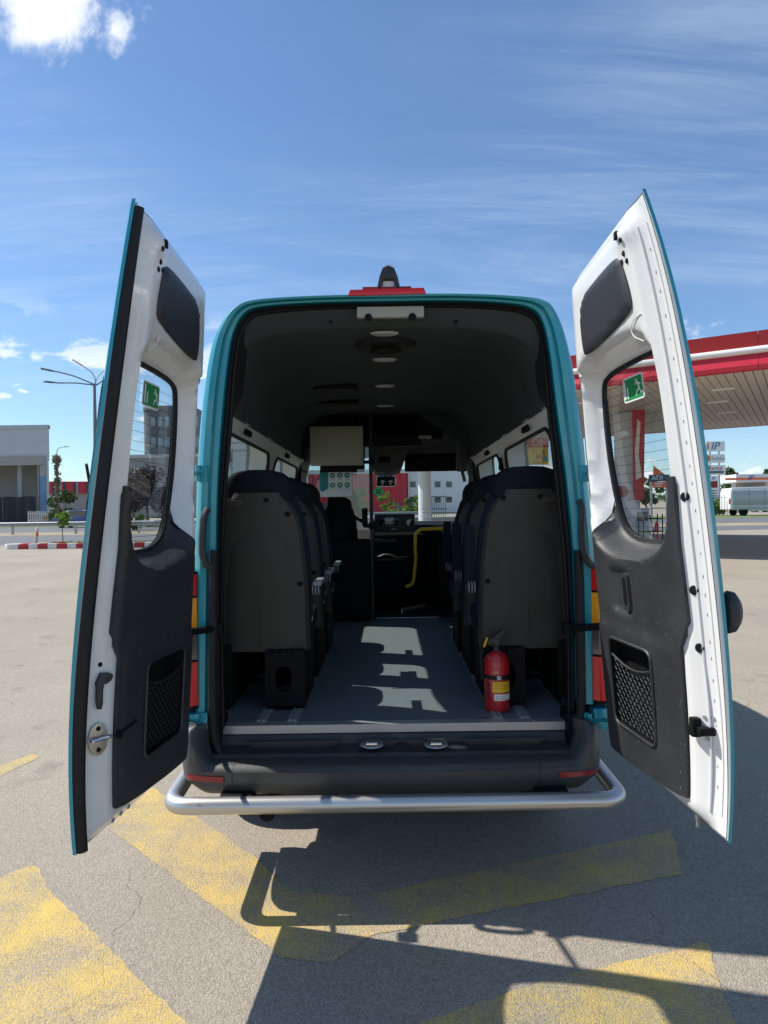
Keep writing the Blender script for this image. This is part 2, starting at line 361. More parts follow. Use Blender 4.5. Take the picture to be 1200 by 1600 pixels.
def asphalt():
    m = bpy.data.materials.new('asphalt'); m.use_nodes = True; t = m.node_tree; p = t.nodes['Principled BSDF']
    tcn = t.nodes.new('ShaderNodeTexCoord'); o = tcn.outputs['Object']
    fine = noise(t, o, 320, 3, .6); mid = noise(t, o, 26, 5, .6); big = noise(t, o, .55, 5, .6); huge = noise(t, mapping(t, o, (.3, 1, 1)), .22, 3, .5)
    vo = t.nodes.new('ShaderNodeTexVoronoi'); vo.inputs['Scale'].default_value = 150; t.links.new(o, vo.inputs['Vector'])
    stone = smooth(t, vo.outputs['Distance'], .15, .65)
    rnd = t.nodes.new('ShaderNodeSeparateColor'); t.links.new(vo.outputs['Color'], rnd.inputs[0])
    v1 = mathn(t, 'MULTIPLY', mathn(t, 'ADD', mathn(t, 'MULTIPLY', rnd.outputs[0], .40), .80), mathn(t, 'SUBTRACT', 1.1, mathn(t, 'MULTIPLY', stone, .32)))
    v2 = mathn(t, 'ADD', mathn(t, 'MULTIPLY', mid, .30), .85); v3 = mathn(t, 'ADD', mathn(t, 'MULTIPLY', big, .44), .78); v4 = mathn(t, 'ADD', mathn(t, 'MULTIPLY', huge, .24), .88)
    vf = mathn(t, 'ADD', mathn(t, 'MULTIPLY', fine, .5), .75)
    val = mathn(t, 'MULTIPLY', mathn(t, 'MULTIPLY', mathn(t, 'MULTIPLY', v1, v2), mathn(t, 'MULTIPLY', v3, v4)), vf)
    stn = mathn(t, 'MULTIPLY', smooth(t, noise(t, o, 1.9, 5, .55), .60, .72), .20); spt = mathn(t, 'MULTIPLY', smooth(t, noise(t, o, 7.0, 2, .5), .70, .76), .22)
    val = mathn(t, 'MULTIPLY', val, mathn(t, 'SUBTRACT', 1.0, mathn(t, 'ADD', stn, spt)))
    # cracks: warped cell borders, broken up
    wv = t.nodes.new('ShaderNodeTexNoise'); wv.inputs['Scale'].default_value = 3.2; wv.inputs['Detail'].default_value = 5; t.links.new(o, wv.inputs['Vector'])
    ad = t.nodes.new('ShaderNodeVectorMath'); ad.operation = 'MULTIPLY_ADD'; t.links.new(wv.outputs['Color'], ad.inputs[0]); ad.inputs[1].default_value = (.42, .42, 0); t.links.new(o, ad.inputs[2])
    cv = t.nodes.new('ShaderNodeTexVoronoi'); cv.feature = 'DISTANCE_TO_EDGE'; cv.inputs['Scale'].default_value = .62; t.links.new(ad.outputs[0], cv.inputs['Vector'])
    crk = mathn(t, 'SUBTRACT', 1.0, smooth(t, cv.outputs['Distance'], .0008, .0036))
    crk = mathn(t, 'MULTIPLY', crk, smooth(t, noise(t, o, 1.3, 3, .5), .48, .62))
    val = mathn(t, 'MULTIPLY', val, mathn(t, 'SUBTRACT', 1.0, mathn(t, 'MULTIPLY', crk, .26)))
    sc = t.nodes.new('ShaderNodeVectorMath'); sc.operation = 'SCALE'; sc.inputs[0].default_value = (.375, .324, .258); t.links.new(val, sc.inputs['Scale'])
    t.links.new(sc.outputs[0], p.inputs['Base Color']); p.inputs['Roughness'].default_value = .85; p.inputs['Specular IOR Level'].default_value = .3
    hgt = mathn(t, 'ADD', mathn(t, 'MULTIPLY', stone, -.9), mathn(t, 'ADD', mathn(t, 'MULTIPLY', mid, .3), mathn(t, 'MULTIPLY', crk, -.8)))
    b = t.nodes.new('ShaderNodeBump'); b.inputs['Strength'].default_value = .65; b.inputs['Distance'].default_value = .004; t.links.new(hgt, b.inputs['Height']); t.links.new(b.outputs[0], p.inputs['Normal'])
    M['asphalt'] = m
    # worn yellow paint shares the relief; holes where it has rubbed off
    y = m.copy(); y.name = 'road_paint'; t = y.node_tree; p = t.nodes['Principled BSDF']
    tcn = [n for n in t.nodes if n.type == 'TEX_COORD'][0]; o = tcn.outputs['Object']
    for l in list(p.inputs['Base Color'].links): src = l.from_socket; t.links.remove(l)
    wear = mathn(t, 'ADD', mathn(t, 'MULTIPLY', noise(t, o, 90, 6, .70), .50), mathn(t, 'MULTIPLY', noise(t, o, 3.0, 5, .6), .42))
    vs = [n for n in t.nodes if n.type == 'TEX_VORONOI'][0]
    wear = mathn(t, 'ADD', wear, mathn(t, 'MULTIPLY', vs.outputs['Distance'], -.12))
    fac = smooth(t, wear, .285, .52)
    vv = t.nodes.new('ShaderNodeVectorMath'); vv.operation = 'SCALE'; vv.inputs[0].default_value = (.70, .475, .10)
    t.links.new(mathn(t, 'ADD', mathn(t, 'MULTIPLY', noise(t, o, 14, 5, .6), .5), .72), vv.inputs['Scale'])
    mc = t.nodes.new('ShaderNodeMix'); mc.data_type = 'RGBA'; t.links.new(mathn(t, 'MULTIPLY', fac, .82), mc.inputs[0]); t.links.new(src, mc.inputs[6]); t.links.new(vv.outputs[0], mc.inputs[7])
    t.links.new(mc.outputs[2], p.inputs['Base Color']); M['road_paint'] = y
asphalt()

# ------------------------------------------------------------------ ground, roads
ys = [-60, -10, 0, 6, 8, 12, 20, 40, 80, 160, 320, 700, 1500, 3000]; xs_ = [-2500, -400, -80, -20, 0, 20, 80, 400, 2500]
b = B(); vs = [(x, y, gz(y)) for y in ys for x in xs_]; n = len(xs_)
b.faces(vs, [(i*n+j, i*n+j+1, (i+1)*n+j+1, (i+1)*n+j) for i in range(len(ys)-1) for j in range(n-1)])
b.build('ground', 'asphalt', kind='structure')
def strip(name, px_pts, m, dz, kind='structure', **pr):
    b = B(); P = [ground_at(*p) for p in px_pts]; b.faces([p+V((0, 0, dz)) for p in P], [range(len(P))]); return b.build(name, m, kind=kind, **pr)
def gquad(name, pts, m, dz):
    b = B(); b.faces([(x, y, gz(y)+dz) for x, y in pts], [range(len(pts))]); return b.build(name, m, kind='structure')
def paint(pxs, label):
    P = [ground_at(*p) for p in pxs]; b = B(); out = []
    for i in range(len(P)):                                  # uneven worn edge
        a, c = P[i], P[(i+1) % len(P)]; m = max(2, int((c-a).length/.035)); nrm = (c-a).cross(V((0, 0, 1))).normalized()
        for k in range(m): out.append(a.lerp(c, k/m)+nrm*random.uniform(-.006, .006)+V((0, 0, .002)))
    b.faces(out, [range(len(out))]); b.build('road_marking', 'road_paint', kind='structure', label=label)
paint([(238, 1230), (167, 1293), (440, 1496), (515, 1506), (580, 1462), (1065, 1366), (1049, 1297), (875, 1334), (550, 1404), (455, 1392), (385, 1330)], 'worn yellow chevron stripe on asphalt under the van bar')
paint([(50, 1352), (-90, 1408), (-90, 1640), (320, 1640), (290, 1600), (78, 1392), (62, 1358)], 'wide worn yellow stripe on sunlit asphalt')
paint([(1104, 1473), (1091, 1476), (860, 1530), (600, 1618), (600, 1700), (1190, 1700), (1146, 1600)], 'worn yellow stripe crossed by the door shadow')
paint([(52, 1178), (62, 1183), (0, 1213), (-80, 1250), (-80, 1232), (0, 1197)], 'short thin worn yellow stripe on asphalt')
# carriageway beyond the island, verge with guard rail, far carriageway
gquad('road', [(-160, 31.5), (-2, 31.5), (40, 41), (40, 43), (-160, 43)], 'road_asphalt', .004)
gquad('verge', [(-160, 41.5), (40, 41.5), (40, 46), (-160, 46)], 'verge', .008)
gquad('far_road', [(-160, 46), (60, 46), (60, 58), (-160, 58)], 'road_asphalt', .004)
gquad('lawn', [(-160, 58), (60, 58), (60, 66), (-160, 66)], 'grass_ground', .008)
gquad('far_verge', [(22, 60), (120, 60), (120, 66), (22, 66)], 'grass_ground', .014)

# ------------------------------------------------------------------ THE VAN
van = empty('minibus', (0, 5.6, 0), label='teal passenger minibus seen from behind with both rear doors swung open', category='minibus')
VI = Matrix.Translation((0, -5.6, 0))
def vb(bb, name, mats, parent=None, **k):
    o = bb.build(name, mats, None, **k)
    o.data.transform(VI)                                     # van parts live in the van's own coordinates
    o.parent = parent or van; return o
def vempty(name, loc, parent=None):
    o = empty(name, (loc[0], loc[1]-5.6, loc[2]) if parent is None else loc); o.parent = parent or van; return o
YR = 3.05; FL = 0.68
OUT = [(303, 1120), (301, 900), (304, 760), (312, 640), (325, 550), (340, 507), (362, 478), (400, 465), (500, 459), (606, 457), (715, 456), (800, 459), (850, 465), (872, 485), (890, 535), (906, 620), (922, 750), (933, 880), (936, 1100)]
MID = [(330, 1120), (335, 900), (338, 760), (346, 640), (355, 555), (363, 515), (380, 486), (410, 475), (500, 469), (606, 467), (715, 466), (795, 470), (834, 479), (851, 502), (861, 550), (872, 640), (888, 760), (899, 890), (904, 1100)]
INN = [(346, 1146), (343, 950), (346, 800), (357, 660), (364, 570), (372, 520), (388, 492), (415, 483), (500, 476), (606, 474), (715, 473), (795, 478), (830, 487), (845, 508), (855, 560), (862, 650), (877, 790), (890, 940), (893, 1144)]
def ring(pts, D, sx=1, dz=0): return [V((at(p[0], p[1], YR).x*sx, D, at(p[0], p[1], YR).z+dz)) for p in crom(pts, 5)]
def mixr(a, c, t): return [p.lerp(q, t) for p, q in zip(a, c)]
ro, rm, ri = ring(OUT, YR), ring(MID, YR), ring(INN, YR)
def setD(R, D): return [V((p.x, D, p.z)) for p in R]
b = B()
b.loft([setD(ring(OUT, 0, 1.03), 3.30), setD(ring(OUT, 0, 1.008), 3.14), setD(ro, 3.085), setD(mixr(ro, rm, .12), 3.06), setD(mixr(ro, rm, .35), 3.045), setD(mixr(ro, rm, .62), 3.05), setD(mixr(ro, rm, .72), 3.075), setD(mixr(ro, rm, .95), 3.08), setD(rm, 3.12)], closed=False)
vb(b, 'rear_frame', 'teal')
b = B(); b.loft([setD(rm, 3.115), setD(mixr(rm, ri, .25), 3.095), setD(mixr(rm, ri, .6), 3.11), setD(mixr(rm, ri, .8), 3.10), setD(mixr(rm, ri, .97), 3.105), setD(ri, 3.13), setD([V((p.x*(1+.085*(1-sstep(p.z, 2.05, 2.25))), 0, p.z)) for p in ri], 3.30)], closed=False)
vb(b, 'door_seal', 'rubber')
# side walls: outside skin and inside lining with window openings
xo_pts = sorted([(p.z, abs(p.x)) for p in ro[:len(ro)//2] if p.z < 2.5])
def xout(z): return float(np.interp(z, [p[0] for p in xo_pts], [p[1] for p in xo_pts]))
def wY(Y): return 1.03+.10*sstep(Y, 3.3, 4.0)
WIN = [(3.32, 4.62), (4.85, 6.05), (6.75, 7.60)]
def winpoly(a, c, z0=1.50, z1=2.13, g=0): return rrect(c-a+2*g, z1-z0+2*g, .10+g*.3, 5, (a+c)/2, (z0+z1)/2)
for sd in (-1, 1):
    fo = lambda y, z: V((sd*xout(min(z, 2.42))*wY(y)*(1 if z < 2.42 else 1), y, z))
    b = B(); b.panel([(3.30, .60), (3.46, .60)]+[(3.99+.50*math.cos(rad(a)), .40+.50*math.sin(rad(a))) for a in range(150, -1, -15)]+[(4.55, .36), (7.6, .36), (7.6, 1.50), (7.5, 1.62), (7.05, 2.42), (3.30, 2.42)], [winpoly(a, c) for a, c in WIN[:2]]+[chaikin([(6.5, 1.42), (6.5, 2.05), (6.95, 2.05), (7.4, 1.55), (7.4, 1.42)], 2)], fo, .06)
    vb(b, 'side_panel', 'teal')
    def xin(z): return float(np.interp(z, [.6, 1.45, 1.9, 2.05, 2.14], [.885, .875, .825, .795, .755]))
    fi = lambda y, z: V((sd*xin(z), y, z))
    b = B(); b.panel([(3.25, 1.30), (6.2, 1.30), (6.2, 2.14), (3.25, 2.14)], [winpoly(a, c, 1.48, 2.06, 0) for a, c in WIN[:2]], fi, .05)
    for a, c in WIN[:2]:
        i_, o_ = winpoly(a, c, 1.48, 2.06), winpoly(a, c)
        b.loft([[fi(*p) for p in i_], [fi(*p).lerp(fo(*q), .35)+V((0, 0, .012)) for p, q in zip(i_, o_)], [fo(*q).lerp(fi(*p), .15) for p, q in zip(i_, o_)]], cap=False)
    vb(b, 'side_lining', 'white_trim')
    b = B(); b.box((sd*.885, 4.75, 1.0), (.03, 3.1, .62), .01); vb(b, 'lower_lining', 'headliner')
    b = B(); b.box((sd*.90, 6.9, 1.1), (.04, 1.6, .8), .01); vb(b, 'cab_door_lining', 'dark')
    b = B(); b.loft([[(sd*.75, 6.14, 2.3), (sd*.92, 6.14, 2.3), (sd*.92, 6.5, 2.3), (sd*.75, 6.5, 2.3)], [(sd*.83, 6.14, 1.2), (sd*.95, 6.14, 1.2), (sd*.95, 6.5, 1.2), (sd*.83, 6.5, 1.2)]]); vb(b, 'pillar', 'dark')
    b = B()
    b.tube([(sd*.90, 7.02, 2.28), (sd*.93, 7.45, 1.75), (sd*.95, 7.75, 1.38)], .055, 8); vb(b, 'windscreen_pillar', 'dark')
    for i, (a, c) in enumerate(WIN[:2]):
        b = B(); g = [fo(*q)*.98+V((0, fo(*q).y*.02, fo(*q).z*.02)) for q in winpoly(a, c, g=.03)]
        b.faces(g, [range(len(g))]); w = vb(b, 'side_window', 'tinted_glass')
        b = B(); q0 = winpoly(a, c, 1.48, 2.06, -.004); b.tube([fi(*p)+V((-sd*.002, 0, 0)) for p in q0]+[fi(*q0[0])+V((-sd*.002, 0, 0))], .011, 6); vb(b, 'rubber_surround', 'rubber', w)
        b = B(); z0 = 2.098
        b.box((sd*(xin(z0)-.008), (a+c)/2-.2, z0), (.02, .15, .035), .008); vb(b, 'trim_clip', 'dark', w)
    b = B(); P = [fo(*q)*.99+V((0, fo(*q).y*.01, fo(*q).z*.01)) for q in chaikin([(6.45, 1.38), (6.45, 2.08), (6.98, 2.08), (7.45, 1.55), (7.45, 1.38)], 2)]; b.faces(P, [range(len(P))]); vb(b, 'cab_window', 'window_glass')
b = B(); b.box((-.815, 4.66, 1.86), (.02, .055, .34), .004); vb(b, 'belt_strap', 'dark_red')
b = B(); b.box((.80, 4.80, 1.98), (.03, .05, .09), .01); vb(b, 'belt_anchor', 'dark')
b = B(); b.box((-.835, 4.30, 1.86), (.004, .20, .12)); vb(b, 'window_sticker', 'sign_green')
# roof
top = [p for p in ro if p.z > 2.38]
b = B(); b.loft([[V((p.x*k, Y, p.z+dz*(1-abs(p.x)**2*.6))) for p in top] for Y, k, dz in ((3.10, 1.005, 0), (3.30, 1.03, .045), (3.7, 1.09, .085), (4.2, 1.13, .10), (6.2, 1.13, .10), (6.9, 1.11, .03), (7.1, 1.10, -.06))], closed=False)
vb(b, 'roof', 'teal')
b = B(); nose = [(1.0, 7.95), (1.36, 7.75)]
rings = []
for Y, zt, w in ((7.6, 1.44, .97), (8.0, 1.36, .96), (8.5, 1.22, .93), (8.85, 1.08, .88), (9.0, .9, .82)):
    rings.append([V((x*w, Y, z)) for x, z in ((-1, .35), (-1, zt-.12), (-.9, zt-.03), (-.5, zt), (.5, zt), (.9, zt-.03), (1, zt-.12), (1, .35))])
b.loft(rings); vb(b, 'bonnet', 'teal')
b = B(); b.box((0, 5.6, .54), (1.34, 4.7, .18), .03); vb(b, 'underbody', 'dark')
b = B(); b.faces([(-.88, 7.08, 2.27), (.88, 7.08, 2.27), (.94, 7.78, 1.40), (-.94, 7.78, 1.40)], [(0, 1, 2, 3)]); vb(b, 'windscreen', 'screen_glass')
b = B(); b.prism([(-.9, 6.95, 2.30), (.9, 6.95, 2.30), (.9, 7.15, 2.28), (-.9, 7.15, 2.28)], (0, 0, .3), .02); vb(b, 'roof_header', 'teal')
for x in (-1, 1):
    for Y in (3.99, 8.15):
        b = B(); b.lathe([(.19, -.11), (.30, -.115), (.335, -.09), (.345, -.04), (.345, .04), (.335, .09), (.30, .115), (.19, .11)], (x*.83, Y, .345), (1, 0, 0), 36); w = vb(b, 'wheel', 'tyre')
        b = B(); b.lathe([(.02, .06), (.06, .07), (.10, .04), (.17, .06), (.20, .10), (.205, .0), (.205, -.10), (.02, -.06)], (x*.83, Y, .345), (x, 0, 0), 28); vb(b, 'rim', 'aluminium', w)
# floor
b = B(); b.box((0, 4.74, FL-.02), (1.80, 3.18, .04)); vb(b, 'passenger_floor', 'vinyl_floor')
b = B(); b.box((0, 7.0, FL-.035), (1.80, 1.33, .05)); vb(b, 'cab_floor', 'cab_carpet')
b = B(); b.prism([(-.80, 3.115, FL-.035), (-.80, 3.115, FL+.002), (-.80, 3.165, FL+.004), (-.80, 3.165, FL-.03)], (1.60, 0, 0), .004); sill = vb(b, 'sill_strip', 'sill_metal')
for k in range(7):
    b = B(); b.lathe([(.006, 0), (.006, .003), (.003, .004)], (-.66+k*.22, 3.14, FL+.002), (0, 0, 1), 8); vb(b, 'screw', 'chrome', sill)
for x in (-.602, -.458, .50, .625):
    b = B(); b.box((x, 4.3, FL+.0035), (.052, 2.26, .007), .002); b.box((x-.011, 4.3, FL+.009), (.012, 2.26, .006), .001); b.box((x+.011, 4.3, FL+.009), (.012, 2.26, .006), .001); vb(b, 'seat_track', 'track_metal')
# rear step below the sill, with strikers
def xprof(pts, x0, x1, r=.0): return [[V((x, y, z)) for y, z in pts] for x in np.linspace(x0, x1, 3)]
b = B(); b.loft(xprof([(3.14, FL-.03), (3.105, FL-.04), (3.09, FL-.075), (3.02, FL-.095), (3.0, FL-.12), (2.97, FL-.14), (2.97, FL-.2), (3.2, FL-.2), (3.2, FL-.03)], -.79, .79)); step = vb(b, 'rear_step', 'black_plastic')
for (x0, x1) in ((-.66, -.22), (-.16, .05), (.05, .25), (.31, .70)):
    b = B(); b.prism([(x0, 3.075, FL-.052), (x1, 3.075, FL-.052), (x1-.04, 3.075, FL-.082), (x0+.04, 3.075, FL-.082)], (0, -.012, -.002), .004); vb(b, 'step_rib', 'black_plastic', step)
for px in (581, 681):
    p = at(px, 1162, 3.04); b = B(); b.lathe([(.0, 0), (.05, .002), (.055, .006), (.03, .012), (.0, .013)], p, (0, -1, .5), 20)
    for v_ in b.bm.verts: v_.co.z = p.z+(v_.co.z-p.z)*.28
    s_ = vb(b, 'striker_plate', 'steel_plate'); b = B(); b.box(p+V((0, -.015, .004)), (.05, .022, .012), .004); vb(b, 'striker_bar', 'chrome', s_)
# bumper in three sections
hp_ = [(-.955, 3.47), (-.95, 3.30), (-.935, 3.08), (-.905, 2.985), (-.84, 2.935), (-.68, 2.915), (-.35, 2.90), (0, 2.895)]
path = crom(hp_+[(-x, y) for x, y in hp_[-2::-1]], 6)
def bsec(i):
    p = path[i]; t = path[min(i+1, len(path)-1)]-path[max(i-1, 0)]; t = t/np.linalg.norm(t); nx, ny = t[1], -t[0]
    e = sstep(abs(p[0]), .80, .895); top = .572+.15*e; bot = .432+.02*e
    pr = [(-.11, top), (-.05, top), (-.018, top-.008), (-.004, top-.03), (.0, .545), (-.004, .50), (-.022, bot+.025), (-.045, bot+.004), (-.065, bot), (-.11, bot)]
    return [V((p[0]+nx*o, p[1]+ny*o, z)) for o, z in pr]
bi = [k for k in range(len(path))]
L_ = [k for k in bi if path[k][0] < -.679]; R_ = [k for k in bi if path[k][0] > .679]; C_ = [k for k in bi if abs(path[k][0]) <= .679]; C_ = [C_[0]-1]+C_ if path[C_[0]][0] > -.675 else C_
L_ = L_ if L_[-1] == C_[0] else L_+[C_[0]]; R_ = R_ if R_[0] == C_[-1] else [C_[-1]]+R_
for K in (L_, C_, R_):
    b = B(); rs_ = [bsec(k) for k in K]
    if K is not C_:                                          # 3 mm shut line beside the centre section
        e_ = -1 if K is L_ else 0; f_ = -2 if K is L_ else 1; rs_[e_] = [p.lerp(q, .04) for p, q in zip(rs_[e_], rs_[f_])]
    b.loft(rs_, closed=True); bp = vb(b, 'bumper_section', 'bumper_plastic', angle=50)
    if K is C_:
        for x in (-.60, -.22, .29, .69):
            x = min(x, .62); b = B(); b.lathe([(.0, .0), (.015, .0), (.016, .003), (.021, .003), (.023, -.002)], (x, 2.905 if abs(x) < .4 else 2.918, .505), (0, -1, 0), 20); vb(b, 'parking_sensor', 'black_plastic', bp)
    else:
        sg = -1 if K is L_ else 1; ks = [k for k in K if .70 < abs(path[k][0]) < .895]; rr = []
        for k in ks:
            q = bsec(k); o = (q[4]-q[0]); o.z = 0; o.normalize(); c_ = q[4]; hh = .011 if abs(path[k][0]) < .86 else .006
            rr.append([V((c_.x, c_.y, .515+hh))+o*.004, V((c_.x, c_.y, .515-hh))+o*.004, V((c_.x, c_.y, .515-hh))-o*.01, V((c_.x, c_.y, .515+hh))-o*.01])
        b = B(); b.loft(rr); vb(b, 'reflector', 'reflector_red', bp)
b = B(); b.tube(fillet([at(x, y, 3.04) for x, y in ((334, 860), (333, 1090), (334, 1150), (345, 1183), (380, 1198), (606, 1204), (848, 1195), (890, 1178), (905, 1140), (908, 1088), (903, 860))], .05, 5), .019, 10); vb(b, 'lower_seal', 'rubber')
for sg in (-1, 1):
    b = B(); b.box((sg*.84+.015, 3.16, .63), (.12, .14, .20), .02); vb(b, 'jamb_foot', 'dark')
# tubular rear guard bar
b = B(); b.tube(fillet([(-.952, 3.42, .446), (-.934, 2.85, .432), (.966, 2.85, .432), (.965, 3.42, .446)], .095, 9), .0355, 20); bar = vb(b, 'guard_bar', 'aluminium')
for sg in (-1, 1):
    b = B(); b.tube([(sg*.95+.015, 3.30, .455), (sg*.80, 3.30, .47)], .014, 8); vb(b, 'bar_strut', 'dark', bar)
for x in (-.66, .68):
    b = B(); b.box((x, 3.05, .435), (.14, .34, .05), .01); b.box((x, 2.87, .432), (.10, .05, .04), .008); vb(b, 'bar_bracket', 'dark', bar)
b = B(); b.lathe([(.035, 0), (.035, .5)], (-.55, 3.0, .33), (0, 1, 0), 14); vb(b, 'exhaust', 'dark')
# tail lamps
for sg in (-1, 1):
    lp = None
    ofs = .048 if sg > 0 else .006; xa = .845+ofs
    def seg(y0, y1, m, nm, par=None):
        b = B(); za, zb = at(606, y1, 3.04).z, at(606, y0, 3.04).z
        def prof(z):
            return [V((sg*x, y, z)) for x, y in ((xa, 3.06), (.875+ofs, 3.035), (.91+ofs, 3.035), (.935+ofs, 3.06), (.955+ofs, 3.12), (.96+ofs, 3.24), (xa, 3.24))]
        b.loft([prof(za+.002), prof(zb-.002)]); return vb(b, nm, m, par, angle=25)
    lp = seg(888, 1106, 'dark', 'tail_lamp'); lp.scale = (1, 1, 1)
    for y0, y1, m in ((892, 928, 'red_lens'), (929, 982, 'amber_lens'), (983, 1028, 'clear_lens'), (1029, 1100, 'red_lens')):
        b = B(); za, zb = at(606, y1, 3.04).z, at(606, y0, 3.04).z
        def prof(z): return [V((sg*(x+ofs), y, z)) for x, y in ((.853, 3.05), (.88, 3.026), (.912, 3.026), (.942, 3.056), (.962, 3.12), (.967, 3.20), (.853, 3.20))]
        b.loft([prof(za+.004), prof((za+zb)/2), prof(zb-.004)]); vb(b, 'lens', m, lp, angle=25)
    b = B(); b.box((sg*(.895+ofs), 3.12, at(606, 1122, 3.1).z), (.085, .17, .10), .018); vb(b, 'corner_block', 'teal')
    b = B(); b.box((sg*.872+.022, 3.125, at(606, 1000, 3.1).z), (.075, .05, .80), .01); vb(b, 'lamp_pillar', 'dark')
    # hinges, check arm, grab handle
    for y in (740, 1125):
        p = at(318 if sg < 0 else 912, y, 3.05); b = B(); b.box(p+V((0, -.005, 0)), (.045, .03, .075), .008); b.lathe([(.012, -.035), (.012, .035)], p+V((sg*.02, -.02, 0)), (0, 0, 1), 12); q = at((305 if y == 740 else 286) if sg < 0 else (921 if y == 740 else 958), y, 2.85); b.tube([p+V((sg*.02, -.02, 0)), q], .010, 8); vb(b, 'hinge', 'teal')
    p = at(340 if sg < 0 else 888, 982, 3.06); q = at(290 if sg < 0 else 948, 988 if sg < 0 else 978, 2.90)
    b = B(); b.tube([p+V((0, .03, 0)), p, p.lerp(q, .5), q], .016, 8); b.box(p, (.05, .05, .055), .008); b.box(q+V((-sg*.0, -.01, 0)), (.045, .06, .055), .008); vb(b, 'check_arm', 'dark')
    b = B()
    if sg < 0: pts = [(324, 795), (318, 808), (316, 840), (316, 868), (322, 884), (330, 886)]
    else: pts = [(905, 782), (910, 795), (909, 830), (911, 860), (920, 880), (928, 884)]
    b.tube(fillet([at(x, y, 3.03-.03*math.sin(i/5*math.pi)) for i, (x, y) in enumerate(pts)], .03), .016, 8); vb(b, 'grab_handle', 'black_plastic')
# high brake lamp and rear camera pod
p = at(606, 459, 3.05)
b = B(); b.prism([(-.165, 3.035, 2.612), (.185, 3.035, 2.617), (.175, 3.035, 2.645), (-.155, 3.035, 2.640)], (0, .10, .012), .006); bl = vb(b, 'brake_lamp', 'red_lens')
b = B(); b.box((.01, 3.10, 2.653), (.22, .08, .014), .004); vb(b, 'lamp_bezel', 'dark_red', bl)
b = B()
cp = at(607, 437, 3.06)
prof = [(-.056, -.052), (-.040, .02), (-.026, .055), (0, .066), (.026, .055), (.040, .02), (.056, -.052), (.032, -.052), (.026, .004), (-.026, .004), (-.032, -.052)]
b.prism([cp+V((x, 0, z)) for x, z in prof], (0, .05, 0), .006); pod = vb(b, 'camera_pod', 'black_plastic')
b = B(); b.loft([[cp+V((x*k, y, .010+z*kk)) for x, z in ((-.040, -.005), (-.036, .025), (-.024, .062), (0, .078), (.024, .062), (.036, .025), (.040, -.005))] for y, k, kk in ((.045, 1, 1), (.10, .95, .9), (.2, .75, .4), (.26, .4, .1))], closed=True); vb(b, 'pod_cover', 'white_pipe', pod)
b = B(); b.box(cp+V((0, .03, -.018)), (.052, .02, .040), .004); vb(b, 'lens', 'white_paint', pod)  # white insert in the pod notch, its colour stands in for a bright reflection

# headliner panels
HL = [(-.757, 2.13), (-.752, 2.22), (-.728, 2.33), (-.675, 2.42), (-.585, 2.478), (-.44, 2.508), (-.22, 2.522), (0, 2.526), (.22, 2.522), (.44, 2.508), (.585, 2.478), (.675, 2.42), (.728, 2.33), (.752, 2.22), (.757, 2.13)]
HLs = [V((p[0], 0, p[1])) for p in crom(HL, 3)]
def hring(Y, k=0, dz=0):
    c = V((0, 0, 2.2)); return [V((p.x*(1+k), Y, (p.z-2.13)*(1+k)+2.13+dz)) for p in HLs]
def ring_to(Y): # flares to the door opening
    hi = [p for p in ri if p.z > 2.12]; idx = np.linspace(0, len(hi)-1, len(HLs)); out = []
    for f in idx:
        i0 = int(f); i1 = min(i0+1, len(hi)-1); out.append(hi[i0].lerp(hi[i1], f-i0))
    return [V((p.x, Y, p.z)) for p in out]
b = B(); b.loft([ring_to(3.13), [p.lerp(q, .6) for p, q in zip(ring_to(3.16), hring(3.2))], hring(3.235), hring(3.255, .012)], closed=False); vb(b, 'ceiling_collar', 'headliner')
for y0, y1 in ((3.26, 3.70), (3.71, 4.42), (4.43, 5.30), (5.31, 6.05)):
    b = B(); b.loft([hring(y0+.003, .02), hring(y0+.006, .002), hring(y0+.014), hring((y0+y1)/2, -.006), hring(y1-.014), hring(y1-.006, .002), hring(y1-.003, .02)], closed=False); vb(b, 'ceiling_panel', 'headliner')
b = B(); b.loft([hring(3.2, .03, .02), hring(6.1, .03, .02)], closed=False); vb(b, 'ceiling_backing', 'dark')
for px in (430, 517, 571, 590, 648, 662, 712, 797):
    p = at(px, 497 if 560 < px < 670 else 502, 3.2); b = B(); b.lathe([(.0, .004), (.008, .004), (.010, 0)], p+V((0, -.01, -.004)), (0, -.6, -1), 10); vb(b, 'screw_cap', 'dark')
b = B(); b.box(at(610, 488.5, 3.115), (.305, .03, .050), .006); wl = vb(b, 'rear_lamp_box', 'cream_panel')
for dx in (-.1, .1):
    b = B(); b.lathe([(0, .01), (.016, .008), (.018, 0)], at(610, 497, 3.10)+V((dx, 0, .004)), (0, -1, -.3), 10); vb(b, 'lamp_knob', 'dark', wl)
zc_ = 2.516
for py in (521, 562, 603, 634):
    Y = (zc_-HC)*FPX/(CY-py)
    b = B(); b.lathe([(0, .012), (.05, .012), (.058, .008), (.062, 0)], (0, 0, 0), (0, 0, -1), 24)
    for v_ in b.bm.verts: v_.co = V((v_.co.x*1.15-.004*Y/3, v_.co.y*.5+Y, v_.co.z+zc_+.004))
    vb(b, 'ceiling_spot', 'led')
Y = (zc_-HC)*FPX/(CY-539); b = B(); b.lathe([(.075, -.002), (.08, .022), (.105, .030), (.14, .022), (.16, -.002), (.15, -.006)], (0, Y, zc_+.004), (0, 0, -1), 40); hv = vb(b, 'roof_vent', 'rubber')
b = B(); b.lathe([(0, .002), (.075, .004), (.076, -.004)], (0, Y, zc_+.003), (0, 0, -1), 30); vb(b, 'vent_grille', 'dark', hv)
